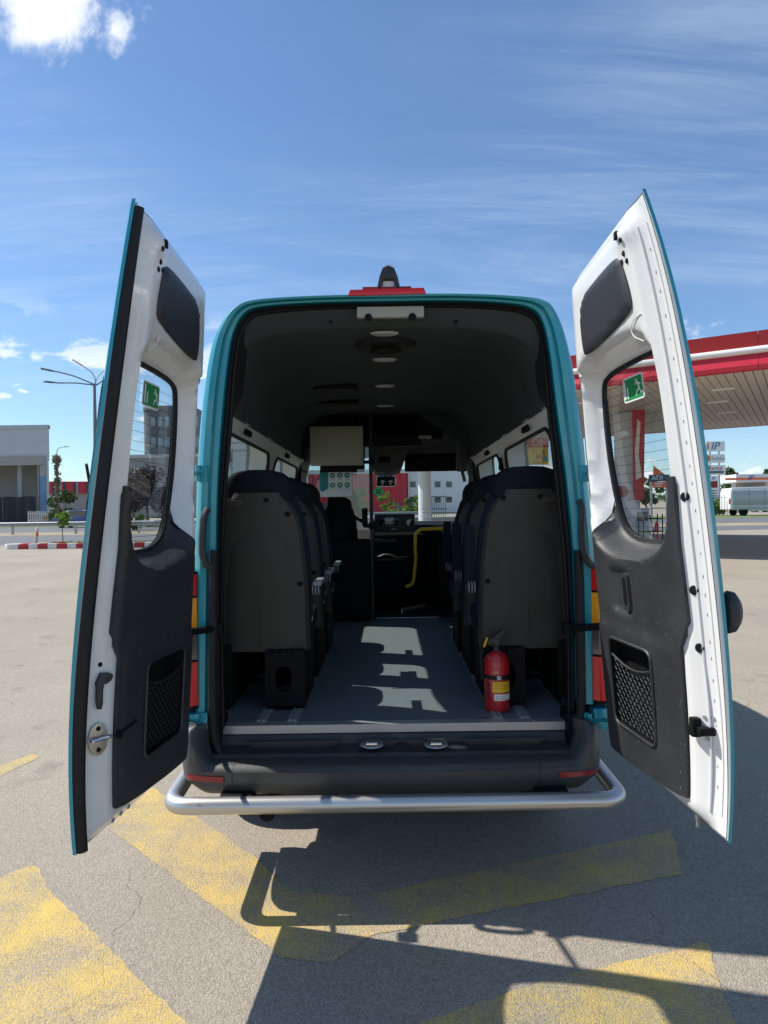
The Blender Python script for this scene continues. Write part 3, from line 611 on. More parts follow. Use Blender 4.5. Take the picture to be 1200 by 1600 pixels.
for py, x0, x1 in ((606, 490, 558), (629, 500, 561)):
    D = (zc_-.016-HC)*FPX/(CY-py); a_, c_ = at(x0, py, D), at(x1, py, D); b = B(); b.box(((a_.x+c_.x)/2, D, zc_-.015), (c_.x-a_.x, .15, .03), .006); vt = vb(b, 'air_vent', 'dark')
    for k in range(3): b = B(); b.box(((a_.x+c_.x)/2, D-.05+k*.05, zc_-.034), (c_.x-a_.x-.03, .008, .012)); vb(b, 'louvre', 'black_plastic', vt)

# ------------------------------------------------------------------ rear doors
class Door:
    def __init__(s, H, Fr, HD, FD, side):
        s.side = side
        def fit(pts, Db, Dt, deg):
            yb = max(p[1] for p in pts); yt = min(p[1] for p in pts)
            v = np.array([(yb-p[1])/(yb-yt) for p in pts]); P = np.array([at(p[0], p[1], Db+(Dt-Db)*vv)[:] for p, vv in zip(pts, v)])
            return [np.polyfit(v, P[:, k], deg) for k in range(3)]
        s.h = fit(H, *HD, 3); s.f = fit(Fr, *FD, 4)
        a = s.S(1, .5)-s.S(0, .5); nn = np.cross(a, [0, 0, 1]); nn /= np.linalg.norm(nn)
        if nn[0]*side > 0: nn = -nn
        s.n = nn; s.W = .725; s.Hh = 2.10
    def S(s, u, v):
        h = np.array([np.polyval(c, v) for c in s.h]); f = np.array([np.polyval(c, v) for c in s.f]); return h+(f-h)*u
    def P(s, x, z, t): return V(s.S(x/s.W, z/s.Hh)+s.n*t)
LH = [(313, 445), (310, 560), (306, 640), (303, 720), (299, 790), (297, 900), (290, 1000), (285, 1100), (281, 1188)]
LF = [(213, 318), (197, 430), (180, 560), (162, 700), (143, 870), (125, 1040), (119, 1180), (122, 1328)]
RH = [(902, 440), (904, 560), (912, 650), (922, 760), (930, 800), (937, 900), (945, 1000), (955, 1100), (966, 1168)]
RF = [(1000, 303), (1033, 375), (1052, 500), (1075, 620), (1095, 740), (1112, 870), (1125, 1000), (1133, 1150), (1135, 1310)]
GL = chaikin([(.10, 1.645), (.06, 1.60), (.058, 1.32), (.085, 1.12), (.125, 1.00), (.20, .955), (.30, .943), (.42, .948), (.515, .99), (.55, 1.12), (.56, 1.3), (.56, 1.60), (.535, 1.652), (.30, 1.656)], 2)
TG = -.075
def tin(x, z):
    base = .045*sstep(x, -.01, .07)
    if x > .615: base = .045*(1-min(1, (x-.615)/.075))
    return base*sstep(z, -.01, .05)*(1-.8*sstep(z, 2.03, 2.10))
def tpan(x, z):
    t = tin(x, z); d = 0 if inpoly((x, z), GL) else pdist((x, z), GL)
    if d < .085: t = TG+.006+(t-TG-.006)*sstep(d, .008, .075 if x > .1 else .06)
    # pressed relief near the top corner and between pad and window
    for (cx_, cz_, rx, rz, dp) in ((.56, 1.70, .035, .05, -.006), (.60, 2.02, .05, .03, .010)):
        q = ((x-cx_)/rx)**2+((z-cz_)/rz)**2; t += dp*math.exp(-q)
    return t
def tout(x, z): return -.012-.054*(1-(max(0, min(1, x/.725)))**14)-.012*math.sin(max(0, min(1, z/2.1))*math.pi)
def make_door(d, left):
    root = vempty('rear_door', (0, 5.6, 0)); root['label'] = 'left rear door, dark in shade with rubber seal' if left else 'right rear door, sunlit white edge with storage net'
    mk = lambda bb, nm, m, **k: (lambda o: (o.data.transform(VI), setattr(o, 'parent', root), o)[2])(bb.build(nm, m, None, **k))
    gb = sorted([p for p in GL if p[1] < 1.18], key=lambda p: math.atan2(p[1]-1.3, p[0]-.31))
    TRM = [(.085, 1.12)]+[p for p in gb if not (p[0] < .2 and p[1] > 1.115)]+[(.565, 1.18), (.640, 1.185), (.634, .97), (.636, .69), (.602, .585), (.597, .40), (.600, .075), (.48, .060), (.085, .032), (.075, .10)]
    outl = [(0, .02), (0, 2.07), (.04, 2.095), (.725, 2.10), (.725, 0), (.04, 0)]
    POC = rrect(.29, .36, .035, 5, .295, .36)
    b = B(); b.panel(outl, [GL, POC], lambda x, z: d.P(x, z, tpan(x, z)-(.02*sstep(pdist((x, z), TRM), .004, .02) if inpoly((x, z), TRM) else 0)), .022); mk(b, 'inner_panel', 'white_paint', angle=60)
    b = B(); b.panel([(-.02, -.012), (-.02, 2.10), (.735, 2.112), (.735, -.012)], [[tuple(V((.31, 1.30))+Matrix(((1.13, 0), (0, 1.08))) @ (V(p)-V((.31, 1.30)))) for p in GL]], lambda x, z: d.P(x, z, tout(x, z)), .04, skirt=lambda x, z: d.P(x, z, tout(x, z)+.012)); mk(b, 'outer_skin', 'teal', angle=50)
    # outer hem closes the gap between skin and panel round the rim
    rim = [(-.02, -.012), (-.02, 2.10), (.735, 2.112), (.735, -.012)]; R = []
    for i in range(4):
        a_, c_ = V(rim[i]), V(rim[(i+1) % 4])
        for k in range(24): R.append(a_.lerp(c_, k/24))
    b = B(); b.loft([[d.P(p.x, p.y, tout(p.x, p.y)) for p in R], [d.P(p.x*.985+.002, p.y*.994+.006, tpan(p.x*.985+.002, p.y*.994+.006)-.002) for p in R]], cap=False); mk(b, 'door_rim', 'white_paint')
    # glass
    gl = chaikin([(p[0]*1.0, p[1]) for p in GL], 0); c0 = V((.31, 1.30))
    g2 = [c0+(V(p)-c0)*1.06 for p in gl]
    b = B(); b.panel([tuple(p) for p in g2], [], lambda x, z: d.P(x, z, TG-.001+(tout(x, z)-tout(.3, z))*.3), .05); mk(b, 'window_glass', 'window_glass')
    b = B(); loop = [c0+(V(p)-c0)*1.012 for p in gl]+[c0+(V(gl[0])-c0)*1.012]
    b.tube([d.P(p.x, p.y, TG+.008) for p in loop], .011, 6); mk(b, 'glass_seal', 'rubber')
    b = B()
    for k in range(17):
        z = 1.00+k*.037
        xs = [x for x in np.linspace(.05, .57, 40) if inpoly((x, z), GL)]
        if xs: b.faces([d.P(xs[0], z, TG+.0015), d.P(xs[-1], z, TG+.0015), d.P(xs[-1], z+.0014, TG+.0015), d.P(xs[0], z+.0014, TG+.0015)], [(0, 1, 2, 3)])
    mk(b, 'heating_wires', 'dark')
    b = B(); b.panel([tuple(c0+(V(p)-c0)*1.02) for p in GL][::1] if False else chaikin([(.015, 1.70), (.015, .92), (.705, .92), (.705, 1.70)], 2), [GL], lambda x, z: d.P(x, z, tout(x, z)-.005), .04); mk(b, 'outer_glass_border', 'screen')
    # lower trim panel, wrapping up under the window
    o2 = TRM
    pocket = rrect(.29, .36, .035, 5, .295, .36)
    raisef = lambda x, z: .010+.006*sstep(.30-z, -.08, .02)*0
    hand = rrect(.15, .19, .03, 4, .26, .745)
    def ttrim(x, z):
        t = tpan(x, z)+.011
        q = pdist((x, z), hand) if not left else 1
        if not left and inpoly((x, z), hand): t -= .014*sstep(q, 0, .02)
        if inpoly((x, z), pocket): t -= 0
        t += .008*(1-sstep(z, .56, .62))*(1-sstep(x, .56, .60))
        return t
    b = B(); b.panel(o2, [pocket], lambda x, z: d.P(x, z, ttrim(x, z)), .0135, skirt=lambda x, z: d.P(x, z, tpan(x, z)-.004)); mk(b, 'trim_panel', 'black_plastic', angle=50)
    # storage pocket: tray, rim and net
    b = B(); b.loft([[d.P(x, z, ttrim(.3, .36)) for x, z in pocket], [d.P(x*.97+.009, z*.97+.011, ttrim(.3, .36)-.05) for x, z in pocket]], cap=False)
    b.faces([d.P(x*.97+.009, z*.97+.011, ttrim(.3, .36)-.05) for x, z in pocket], [range(len(pocket))]); mk(b, 'pocket_tray', 'dark')
    b = B(); b.tube([d.P(x, z, ttrim(.3, .36)+.002) for x, z in pocket+pocket[:1]], .006, 6); mk(b, 'pocket_rim', 'black_plastic')
    b = B(); x0, x1, z0, z1 = .158, .432, .192, .465; tt = ttrim(.3, .36)-.006; st = .030
    def sag(x, z): return tt-.004
    for sgn in (1, -1):
        k = -20
        while k < 40:
            a_ = None; pts = []
            for i in range(60):
                x = x0+(x1-x0)*i/59; z = z0+sgn*(x-x0)*1.25+k*st*1.25
                if z0 <= z <= z1-.03*math.sin((x-x0)/(x1-x0)*math.pi): pts.append(d.P(x, z, sag(x, z)+sgn*.0012))
            if len(pts) > 2: b.tube([pts[0], pts[len(pts)//2], pts[-1]], .0022, 4)
            k += 1
    b.tube([d.P(x, z1-.03*math.sin((x-x0)/(x1-x0)*math.pi), tt) for x in np.linspace(x0, x1, 12)], .005, 6); mk(b, 'storage_net', 'rubber' if left else 'black_plastic')
    # upper pad
    pad = chaikin([(.150, 1.955), (.145, 1.74), (.165, 1.718), (.30, 1.722), (.545, 1.765), (.580, 1.79), (.560, 1.95), (.530, 1.975), (.35, 1.972)], 2)
    b = B(); b.panel(pad, [], lambda x, z: d.P(x, z, tin(x, z)+.004+.010*sstep(pdist((x, z), pad), 0, .016)), .02); mk(b, 'upper_pad', 'pad_plastic', angle=60)
    # exit sticker on the glass
    sx, sz, sw, sh = (.285, 1.56, .15, .10)
    T = TG+.004
    def rq(bb, x0, z0, x1, z1, t): bb.faces([d.P(x0, z0, t), d.P(x1, z0, t), d.P(x1, z1, t), d.P(x0, z1, t)], [(0, 1, 2, 3)])
    b = B(); b.mi = 0; rp = rrect(sw, sh, .012, 4, sx, sz); b.faces([d.P(x, z, T) for x, z in rp], [range(len(rp))])
    b.mi = 1; rp = rrect(sw-.014, sh-.014, .007, 4, sx, sz); b.faces([d.P(x, z, T+.001) for x, z in rp], [range(len(rp))]); b.mi = 0
    dr = 1 if left else -1
    xd = sx+dr*.058                                          # doorway bar and runner
    rq(b, xd-.006, sz-.036, xd+.005, sz+.036, T+.002); rq(b, xd-.006-dr*.020, sz-.036, xd+.003-dr*.020, sz+.010, T+.002)
    xm = sx-dr*.038
    rp = rrect(.011, .011, .0054, 3, xm+dr*.008, sz+.026); b.faces([d.P(x, z, T+.002) for x, z in rp], [range(len(rp))])
    for pl in ([(-.006, .012), (.004, .013), (.012, -.006), (.004, -.008)], [(-.004, .012), (-.018, .004), (-.020, .008), (-.006, .017)], [(.004, .011), (.020, .006), (.021, .002), (.006, .005)], [(.006, -.006), (-.012, -.012), (-.022, -.026), (-.016, -.028), (-.006, -.016), (.010, -.009)], [(.010, -.004), (.020, -.018), (.030, -.018), (.030, -.023), (.016, -.024), (.005, -.008)]):
        b.faces([d.P(xm-dr*x, sz+z*1.3+.002, T+.002) for x, z in pl], [range(len(pl))])
    pass
    mk(b, 'exit_sticker', ['sign_white', 'sign_green'], smooth=False)
    b = B(); b.tube(fillet([d.P(x, z, tin(x, z)+.0005) for x, z in ((.610, 1.745), (.560, 1.742), (.530, 1.715), (.545, 1.685), (.600, 1.655))], .03), .0018, 6); mk(b, 'pressed_rib', 'white_paint')
    # plugs, spot holes, latch hardware
    def lat(nm, m, x, z, prof, dt=0, n=14):
        b = B(); P0 = d.P(x, z, tpan(x, z)+dt); nn = (d.P(x, z+.0, 1)-d.P(x, z, 0)) if x < .62 else V(d.n)+(d.P(.72, z, 0)-d.P(.60, z, 0)).normalized()*.55
        b.lathe(prof, P0, nn, n); return mk(b, nm, m)
    for x, z in ((.598, 2.005), (.585, 1.965), (.560, 1.945), (.595, 1.935)):
        lat('hole_plug', 'dark', x, z, [(0, .003), (.008, .003), (.010, 0)])
    b = B(); b.box(d.P(.575, 2.03, tpan(.575, 2.03)), (.012, .02, .026), .003); mk(b, 'top_stop', 'dark')
    if left:
        b = B()                                              # rubber seal on the free edge
        zs = np.linspace(-.01, 2.09, 40)
        b.loft([[d.P(x, z, t) for x, t in ((.697, .002), (.700, .014), (.710, .022), (.722, .019), (.731, .008), (.733, -.008), (.725, -.006), (.708, -.004))] for z in zs]); mk(b, 'edge_seal', 'rubber', angle=60)
        b = B(); c_ = .655
        pl = d.P(.655, .335, tin(.655, .335)+.004); nn = (V(d.n)+(d.P(.72, .3, 0)-d.P(.6, .3, 0)).normalized()*.6).normalized(); r_ = nn.cross(V((0, 0, 1))).normalized(); u_ = r_.cross(nn)
        def pt(x, z, t=0): return pl+r_*x+u_*z+nn*t
        b.prism([pt(x, z) for x, z in chaikin([(-.026, -.035), (-.034, 0), (-.026, .035), (-.01, .05), (.01, .05), (.026, .035), (.034, 0), (.026, -.035), (.01, -.05), (-.01, -.05)], 1)], nn*.006, .0015); mk(b, 'latch_plate', 'steel_plate')
        b = B(); b.tube(fillet([pt(-.032, .004, 0), pt(-.032, .004, .022), pt(.03, .004, .022), pt(.03, .004, 0)], .01), .0055, 8); mk(b, 'latch_loop', 'chrome')
        for z in (-.033, .033): b = B(); b.lathe([(0, .004), (.006, .004), (.008, 0)], pt(0, z, .006), nn, 10); mk(b, 'latch_screw', 'dark')
        b = B(); pl = d.P(.650, .50, tin(.65, .5)+.004)
        b.prism([pl+r_*x+u_*z for x, z in chaikin([(-.030, .050), (.020, .055), (.024, -.055), (.004, -.06), (.002, .018), (-.012, .016), (-.032, .03)], 1)], nn*.016, .004); mk(b, 'pull_lever', 'black_plastic')
        for x, z in ((.655, .585), (.66, .525)): lat('hole_plug', 'dark', x, z, [(0, .002), (.007, .002), (.008, 0)])
        b = B(); b.tube([d.P(.60, .33, .062), d.P(.50, .345, .066)], .006, 6); b.lathe([(0, .0), (.014, .0), (.014, .012), (0, .012)], d.P(.598, .33, .058), V(d.n), 10); mk(b, 'release_rod', 'dark')
        b = B(); b.tube([d.P(.50, 1.00, -.095), d.P(.58, 1.12, -.095), d.P(.665, 1.26, -.085)], .005, 6); b.tube([d.P(.48, .88, -.09), d.P(.50, 1.00, -.095)], .010, 8); mk(b, 'wiper', 'rubber')
    else:
        for x, z in ((.66, 1.115), (.655, .80), (.655, .605)): lat('hole_plug', 'dark', x, z, [(0, .004), (.013, .004), (.016, .0)])
        for xx, rr in ((.664, .0038), (.700, .0025)):
            b = B(); b.tube([d.P(xx+.014*math.sin(max(0, .55-z)*6)*(z < .55)*.6, z, tin(xx, z)+.001) for z in np.linspace(.06, 2.02, 60)], rr, 6); mk(b, 'seam_bead', 'white_paint')
        b = B()
        for k in range(26):
            z = .14+k*.072+random.uniform(-.012, .012); b.box(d.P(.684, z, tin(.684, z)+.001), (.002, .003, random.uniform(.005, .012)))
        mk(b, 'weld_marks', 'grey_print', kind='stuff')
        b = B(); b.box(d.P(.638, .335, .045), (.03, .03, .06), .006); b.box(d.P(.668, .33, .028), (.05, .03, .026), .006); mk(b, 'latch', 'dark')
        for x, z in ((.655, .372), (.678, .375), (.658, .30)): lat('latch_screw', 'galvanised', x, z, [(0, .004), (.006, .004), (.007, 0)])
        b = B(); hp = rrect(.045, .155, .012, 3, .300, .745); b.loft([[d.P(x, z, ttrim(.26, .745)+.006) for x, z in hp], [d.P(x, z, ttrim(.26, .745)+.018) for x, z in rrect(.040, .15, .012, 3, .300, .745)]]); mk(b, 'pull_handle', 'black_plastic')
        b = B(); hp = rrect(.020, .11, .008, 3, .300, .748); b.loft([[d.P(x, z, ttrim(.26, .745)+.017) for x, z in hp], [d.P(x, z, ttrim(.26, .745)+.0195) for x, z in hp]]); mk(b, 'handle_slot', 'dark')
        b = B(); b.lathe([(0, .05), (.03, .046), (.046, .03), (.05, .008), (.044, .0), (.02, -.01)], (0, 0, 0), (1, 0, 0), 24)
        pc = d.P(.695, .73, -.050)
        for v_ in b.bm.verts: v_.co = pc+V((v_.co.x*.95, v_.co.y*.8, v_.co.z*1.35))
        mk(b, 'outer_handle', 'black_plastic', angle=60)
        b = B(); b.tube([d.P(.605, .02, .012), d.P(.605, -.025, .016)], .008, 8); b.box(d.P(.605, .012, .016), (.016, .024, .03), .004); mk(b, 'lower_bolt', 'lamp_metal')
    for x in ((.44, .49, .54) if left else ()):
        lat('bottom_bolt', 'galvanised', x+.05, .03, [(0, .006), (.008, .005), (.010, 0)])
    return root
make_door(Door(LH, LF, (2.83, 2.83), (2.05, 2.09), -1), True)
make_door(Door(RH, RF, (2.83, 2.83), (2.08, 2.11), 1), False)

# ------------------------------------------------------------------ seats
def sring(z, hw, yb, yf, n=24, e=3.2):
    out = []
    for k in range(n):
        a = 2*math.pi*k/n; c, s_ = math.cos(a), math.sin(a)
        out.append(V((hw*math.copysign(abs(c)**(2/e), c), (yb+yf)/2+(yf-yb)/2*math.copysign(abs(s_)**(2/e), s_), z)))
    return out
def lean(z): return -.08*(z-.40)                              # backrest reclines towards the rear
def seat_proto(aisle, folded):
    root = vempty('passenger_seat', (0, 5.6, 0))
    b = B(); b.loft([sring(z, w, lean(z)+.065, lean(z)+.065+t) for z, w, t in ((.36, .20, .07), (.40, .222, .10), (.55, .228, .115), (.75, .222, .11), (.92, .203, .10), (1.03, .172, .09), (1.07, .15, .08))]); b.build('backrest', 'seat_fabric', root, angle=60)
    b = B(); b.loft([sring(z, w, lean(z)+.02, lean(z)+.02+t) for z, w, t in ((1.04, .155, .13), (1.07, .160, .145), (1.11, .156, .15), (1.145, .140, .14), (1.17, .112, .115), (1.182, .07, .07), (1.184, .02, .02))]); b.build('headrest', 'seat_leather', root, angle=70)
    b = B()
    prof = [(.285, .213), (.30, .2145), (.45, .214), (.60, .211), (.75, .203), (.87, .190), (.95, .176), (1.01, .150), (1.05, .118), (1.072, .108)]
    rings = []
    for z, w in prof:
        l = lean(z); d_ = .0
        rings.append([V((-w, l+.10, z)), V((-w, l+.045, z)), V((-w+.012, l+.022, z)), V((-w*.62, l+.008, z)), V((-w*.3, l+.004, z)), V((0, l+.003, z)), V((w*.3, l+.004, z)), V((w*.62, l+.008, z)), V((w-.012, l+.022, z)), V((w, l+.045, z)), V((w, l+.10, z))])
    b.loft(rings); sh = b.build('back_shell', 'seat_shell', root, angle=45)
    b = B(); arch = chaikin([(-.150, .30), (-.142, .60), (-.125, .78), (-.085, .865), (0, .885), (.085, .865), (.125, .78), (.142, .60), (.150, .30)], 2, closed=False)
    def on(x, z, k): return V((x, lean(z)+.003+.005*(abs(x)/.13)**2-k, z))
    a0 = [on(x, z, -.002) for x, z in arch]; a1 = [on(x*.88, z*.98+.006, .005) for x, z in arch]; a2 = [on(x*.6, .3+(z-.3)*.8, .006) for x, z in arch]; a3 = [on(x*.05, .3+(z-.3)*.4, .006) for x, z in arch]
    b.loft([a0, a1, a2, a3], closed=False); b.build('shell_relief', 'seat_shell', root, angle=60)
    for x, z in ((-.115, 1.03), (.045, 1.035), (.135, .965), (.182, .62), (-.182, .62)):
        b = B(); b.lathe([(.004, .001), (.009, .003), (.012, .001), (.013, -.006)], V((x, lean(z)+.004+.010*(abs(x)/.18)**2, z)), (0, -1, -.1), 12); b.build('shell_screw', 'dark', root)
    b = B(); b.box((-aisle*.10, lean(1.02)+.004, 1.02), (.085, .01, .03), .004); b.build('shell_badge', 'seat_shell', root)
    b = B(); b.loft([sring(z, w, y0, y1) for z, w, y0, y1 in ((.36, .20, .10, .50), (.375, .22, .09, .53), (.43, .225, .08, .55), (.455, .215, .09, .545), (.465, .18, .12, .50))]); b.build('seat_cushion', 'seat_fabric', root, angle=60)
    b = B(); b.box((0, .30, .335), (.40, .40, .05), .01); b.build('seat_frame', 'dark', root)
    # pedestal with an oval opening
    hole = rrect(.072, .125, .035, 5, aisle*.105, .155)
    b = B(); ol = rrect(.175, .285, .012, 3, aisle*.112, .155); b.panel(ol, [hole], lambda x, z: V((x, -.015, z)), .03, skirt=lambda x, z: V((x, .03, z)))
    b.box((aisle*.193, .22, .17), (.012, .36, .29), .004); b.box((aisle*.03, .22, .17), (.012, .36, .29), .004); b.box((aisle*.112, .40, .17), (.17, .012, .29), .004); b.build('pedestal', 'dark', root)
    b = B(); b.box((-aisle*.15, .2, .17), (.05, .40, .31), .01); b.build('wall_leg', 'dark', root)
    # armrest on the aisle side
    b = B()
    for k in range(3): b.lathe([(.0, .0), (.030, .0), (.032, .003), (.032, .006), (.0, .009)], (aisle*(.228+.013*k), .085, .585), (aisle, 0, 0), 18)
    b.build('armrest_hinge', 'armrest_grey', root)
    b = B()
    if folded: b.loft([[V((aisle*.25+x, .13+lean(z)+y, z)) for x, y in ((-.02, -.02), (.02, -.02), (.024, 0), (.02, .02), (-.02, .02), (-.024, 0))] for z in (.60, .63, .85, .90)])
    else: b.loft([[V((aisle*.252+x, y, .615+z)) for x, z in ((-.016, -.010), (.016, -.010), (.020, .003), (.015, .012), (-.015, .012), (-.020, .003))] for y in (.06, .07, .22, .26, .27)])
    b.build('armrest', 'seat_fabric' if folded else 'armrest_grey', root)
    b = B(); b.box((aisle*.20, .10, .50), (.02, .02, .10), .003); b.box((aisle*.212, .12, .45), (.022, .03, .06), .005); b.build('belt_buckle', 'sign_white' if not folded else 'dark', root)
    return root
pL = seat_proto(1, False); pR = seat_proto(-1, True)
order = ['rearmost', 'in the middle of the row', 'foremost']
for i in range(3):
    s_ = pL if i == 0 else copy_tree(pL, van); s_.parent = van; s_.scale = (1.12, 1, 1); s_.location = (-.642, 3.37+.65*i-5.6, FL); s_['label'] = 'dark single seat on the left of the aisle, '+order[i]
for i in range(3):
    s_ = pR if i == 0 else copy_tree(pR, van); s_.parent = van; s_.scale = (1.12, 1, 1); s_.location = (.692, 3.37+.65*i-5.6, FL); s_['label'] = 'dark single seat on the right of the aisle, '+order[i]

# ------------------------------------------------------------------ cab and partition
b = B(); b.box((-.28, 6.20, 2.40), (1.20, .10, .30), .02); vb(b, 'overhead_bulkhead', 'dark')
b = B(); b.prism([(.30, 6.12, 2.52), (.755, 6.12, 2.2), (.80, 6.12, 1.9), (.84, 6.12, 1.9), (.84, 6.12, 2.58), (.30, 6.12, 2.58)], (0, .08, 0), .01); vb(b, 'arch_trim', 'headliner')
b = B(); b.loft([[V((x, Y, z)) for x, z in ((-.84, z0-.2), (-.8, z0-.05), (-.7, z0), (.7, z0), (.8, z0-.05), (.84, z0-.2))] for Y, z0 in ((6.15, 2.50), (6.4, 2.47), (6.7, 2.33), (7.0, 2.24), (7.1, 2.22))], closed=False); vb(b, 'cab_ceiling', 'cab_liner')
b = B(); b.box((.14, 6.30, 2.41), (.74, .30, .21), .03); ob = vb(b, 'overhead_locker', 'dark')
b = B(); b.box(at(664, 683, 6.14), (.115, .01, .03), .004); vb(b, 'locker_label', 'cream_panel', ob)
b = B(); b.prism([at(581, 692, 6.7), at(640, 692, 6.7), at(626, 732, 6.7), at(612, 737, 6.7), at(590, 737, 6.7), at(580, 730, 6.7)], (0, .3, -.03), .02); oc = vb(b, 'overhead_console', 'cab_liner')
b = B(); b.box(at(601, 718, 6.69), (.11, .02, .06), .006); vb(b, 'console_switches', 'dark', oc)
for a_, c_ in (((632, 709), (713, 736)), ((500, 716), (570, 738))):
    p, q = at(*a_, 6.95), at(*c_, 6.95); b = B(); b.box((p+q)/2, (q.x-p.x, .03, p.z-q.z), .012); vb(b, 'sun_visor', 'dark')
p = at(602, 752, 7.2); b = B(); b.box(p+V((-.035, 0, 0)), (.12, .05, .115), .03); b.box(p+V((.055, .0, 0)), (.11, .05, .115), .03); b.tube([p+V((0, .02, .05)), p+V((0, .04, .17))], .012, 8); vb(b, 'rear_view_mirror', 'screen')
# dashboard
b = B(); b.box((0, 7.40, 1.05), (1.78, .05, .80)); vb(b, 'firewall', 'dark')
b = B(); b.loft([[V((x, y, z)) for y, z in ((7.25, .95), (7.08, 1.10), (7.05, 1.42), (7.12, 1.52), (7.35, 1.56), (7.75, 1.44), (7.75, .95))] for x in (-.88, -.4, .1, .5, .88)]); db = vb(b, 'dashboard', 'dark')
p = at(612, 817, 7.03); b = B(); b.box(p+V((.03, 0, 0)), (.42, .05, .19), .02); rd = vb(b, 'radio_unit', 'black_plastic')
b = B(); b.box(p+V((-.03, -.027, .02)), (.20, .008, .085), .004); vb(b, 'radio_display', 'screen', rd)
for k in range(9):
    b = B(); b.box(p+V((-.08+.018*k*(1 if k < 6 else .8), -.032, .01+.02*((k*7) % 3-1))), (.012, .003, .012+.012*(k % 2))); vb(b, 'display_symbol', 'grey_print', rd)
b = B(); b.lathe([(.0, .02), (.035, .018), (.04, .0)], p+V((.185, -.025, .0)), (0, -1, 0), 20); b.mi = 0; vb(b, 'volume_knob', 'screen', rd)
b = B(); b.box(p+V((.02, -.03, -.065)), (.06, .004, .012)); vb(b, 'radio_mark', 'grey_print', rd)
b = B(); b.box(at(603, 845, 7.03), (.22, .03, .035), .006); vb(b, 'heater_controls', 'black_plastic', db)
b = B(); b.tube(fillet([at(572, 871, 6.98), at(592, 870, 6.97), at(600, 866, 6.95), at(612, 867, 6.95), at(618, 871, 6.97), at(638, 870, 6.98)], .03), .008, 8); vb(b, 'dash_trim', 'aluminium', db)
b = B(); b.box(at(600, 905, 6.95), (.50, .3, .40), .03); vb(b, 'centre_stack', 'dark', db)
b = B(); b.box(at(592, 912, 6.76), (.24, .02, .14), .02); vb(b, 'storage_bin', 'seat_leather', db)
# steering wheel and driver's seat
b = B(); c_ = V((-.42, 6.95, 1.42)); R3 = Matrix.Rotation(rad(-60), 3, 'X')
b.tube([c_+R3 @ V((.19*math.cos(a), .19*math.sin(a), 0)) for a in [2*math.pi*k/28 for k in range(29)]], .014, 8); b.box(c_, (.34, .03, .07), .015); vb(b, 'steering_wheel', 'dark')
ds = vempty('driver_seat', (-.42, 6.42, FL)); ds['label'] = 'black seat of the driver behind the notice sheet'
b = B(); b.loft([sring(z, w, lean(z)-.02, lean(z)-.02+t) for z, w, t in ((.45, .24, .12), (.7, .25, .14), (.95, .22, .13), (1.03, .15, .12), (1.10, .14, .11), (1.17, .13, .10), (1.20, .09, .07))]); b.build('backrest', 'seat_leather', ds, angle=60)
b = B(); b.box((0, .25, .42), (.48, .50, .14), .04); b.box((0, .25, .2), (.36, .4, .34), .02); b.build('seat_cushion', 'seat_leather', ds)
b = B(); b.box((.285, -.20, .45), (.03, .05, .9), .01); b.build('seat_side', 'dark', ds)
# partition behind the driver with clear screen
b = B(); b.box((-.46, 6.12, 1.04), (.60, .03, .72), .01); pt_ = vb(b, 'partition', 'dark')
b = B(); b.box((-.46, 6.12, 1.85), (.62, .006, .86)); vb(b, 'clear_screen', 'screen_glass', pt_)
b = B(); b.tube([at(578, 640, 6.10), at(583, 966, 6.10)], .017, 12); pole = vb(b, 'grab_pole', 'black_plastic')
for y in (722, 822):
    b = B(); b.lathe([(.024, -.03), (.026, -.02), (.026, .02), (.024, .03)], at(580.5, y, 6.10), (0, 0, 1), 12); b.box(at(573, y, 6.10), (.06, .025, .03), .005); vb(b, 'pole_clamp', 'dark', pole)
b = B(); b.box(at(570, 808, 6.06), (.05, .03, .16), .012); b.tube([at(572, 818, 6.05), at(560, 812, 6.02), at(550, 806, 6.04)], .012, 8); vb(b, 'card_reader', 'dark')
p = at(526, 697, 5.86); b = B(); b.box(p, (.455, .06, .335), .012); mo = vb(b, 'ceiling_cabinet', 'cream_panel')
b = B(); b.box(p+V((0, -.032, -.002)), (.42, .006, .300), .003); vb(b, 'cabinet_door', 'cream_panel', mo)
for dx in (-.13, -.04, .05, .14):
    b = B(); b.lathe([(0, .006), (.006, .005), (.008, 0)], p+V((dx, -.03, -.160)), (0, -1, 0), 8); vb(b, 'cabinet_screw', 'galvanised', mo)
b = B(); b.box(p+V((0, .06, .05)), (.30, .03, .54), .005); vb(b, 'cabinet_bracket', 'dark', mo)
yr = [at(684, 826, 6.3), at(657, 827, 6.3), at(649, 834, 6.3), at(648.5, 858, 6.3), at(650, 870, 6.3), at(646, 908, 6.3), at(643, 914, 6.3), at(634, 917, 6.3)]
b = B(); b.tube(fillet([V((.80, 6.3, yr[0].z))]+yr, .05, 5), .0165, 12); vb(b, 'yellow_handrail', 'yellow_paint')
b = B(); b.box((.66, 6.30, 1.02), (.40, .03, .68), .01); vb(b, 'entry_partition', 'dark')
b = B(); b.loft([[V((x, y, FL+.012+z)) for x, z in ((.62*k, 0), (.64*k, .03), (.60*k, .05), (.56*k, 0))] for y, k in ((6.5, .2), (6.7, .5), (6.9, .62))]); vb(b, 'mat_edge', 'aluminium')
b = B(); b.box((.30, 6.31, FL-.006), (1.0, .02, .018), .003); b.box((-.45, 6.31, FL-.006), (.45, .02, .018), .003); vb(b, 'floor_edge_trim', 'aluminium')
b = B(); b.box((-.30, 6.25, FL+.09), (.24, .22, .18), .02); vb(b, 'wheel_box', 'seat_leather')
b = B(); b.box(at(721, 718, 6.2), (.10, .05, .22), .02); b.tube([at(716, 690, 6.15), at(722, 735, 6.15), at(726, 752, 6.12)], .015, 8); vb(b, 'belt_reel', 'cab_liner')
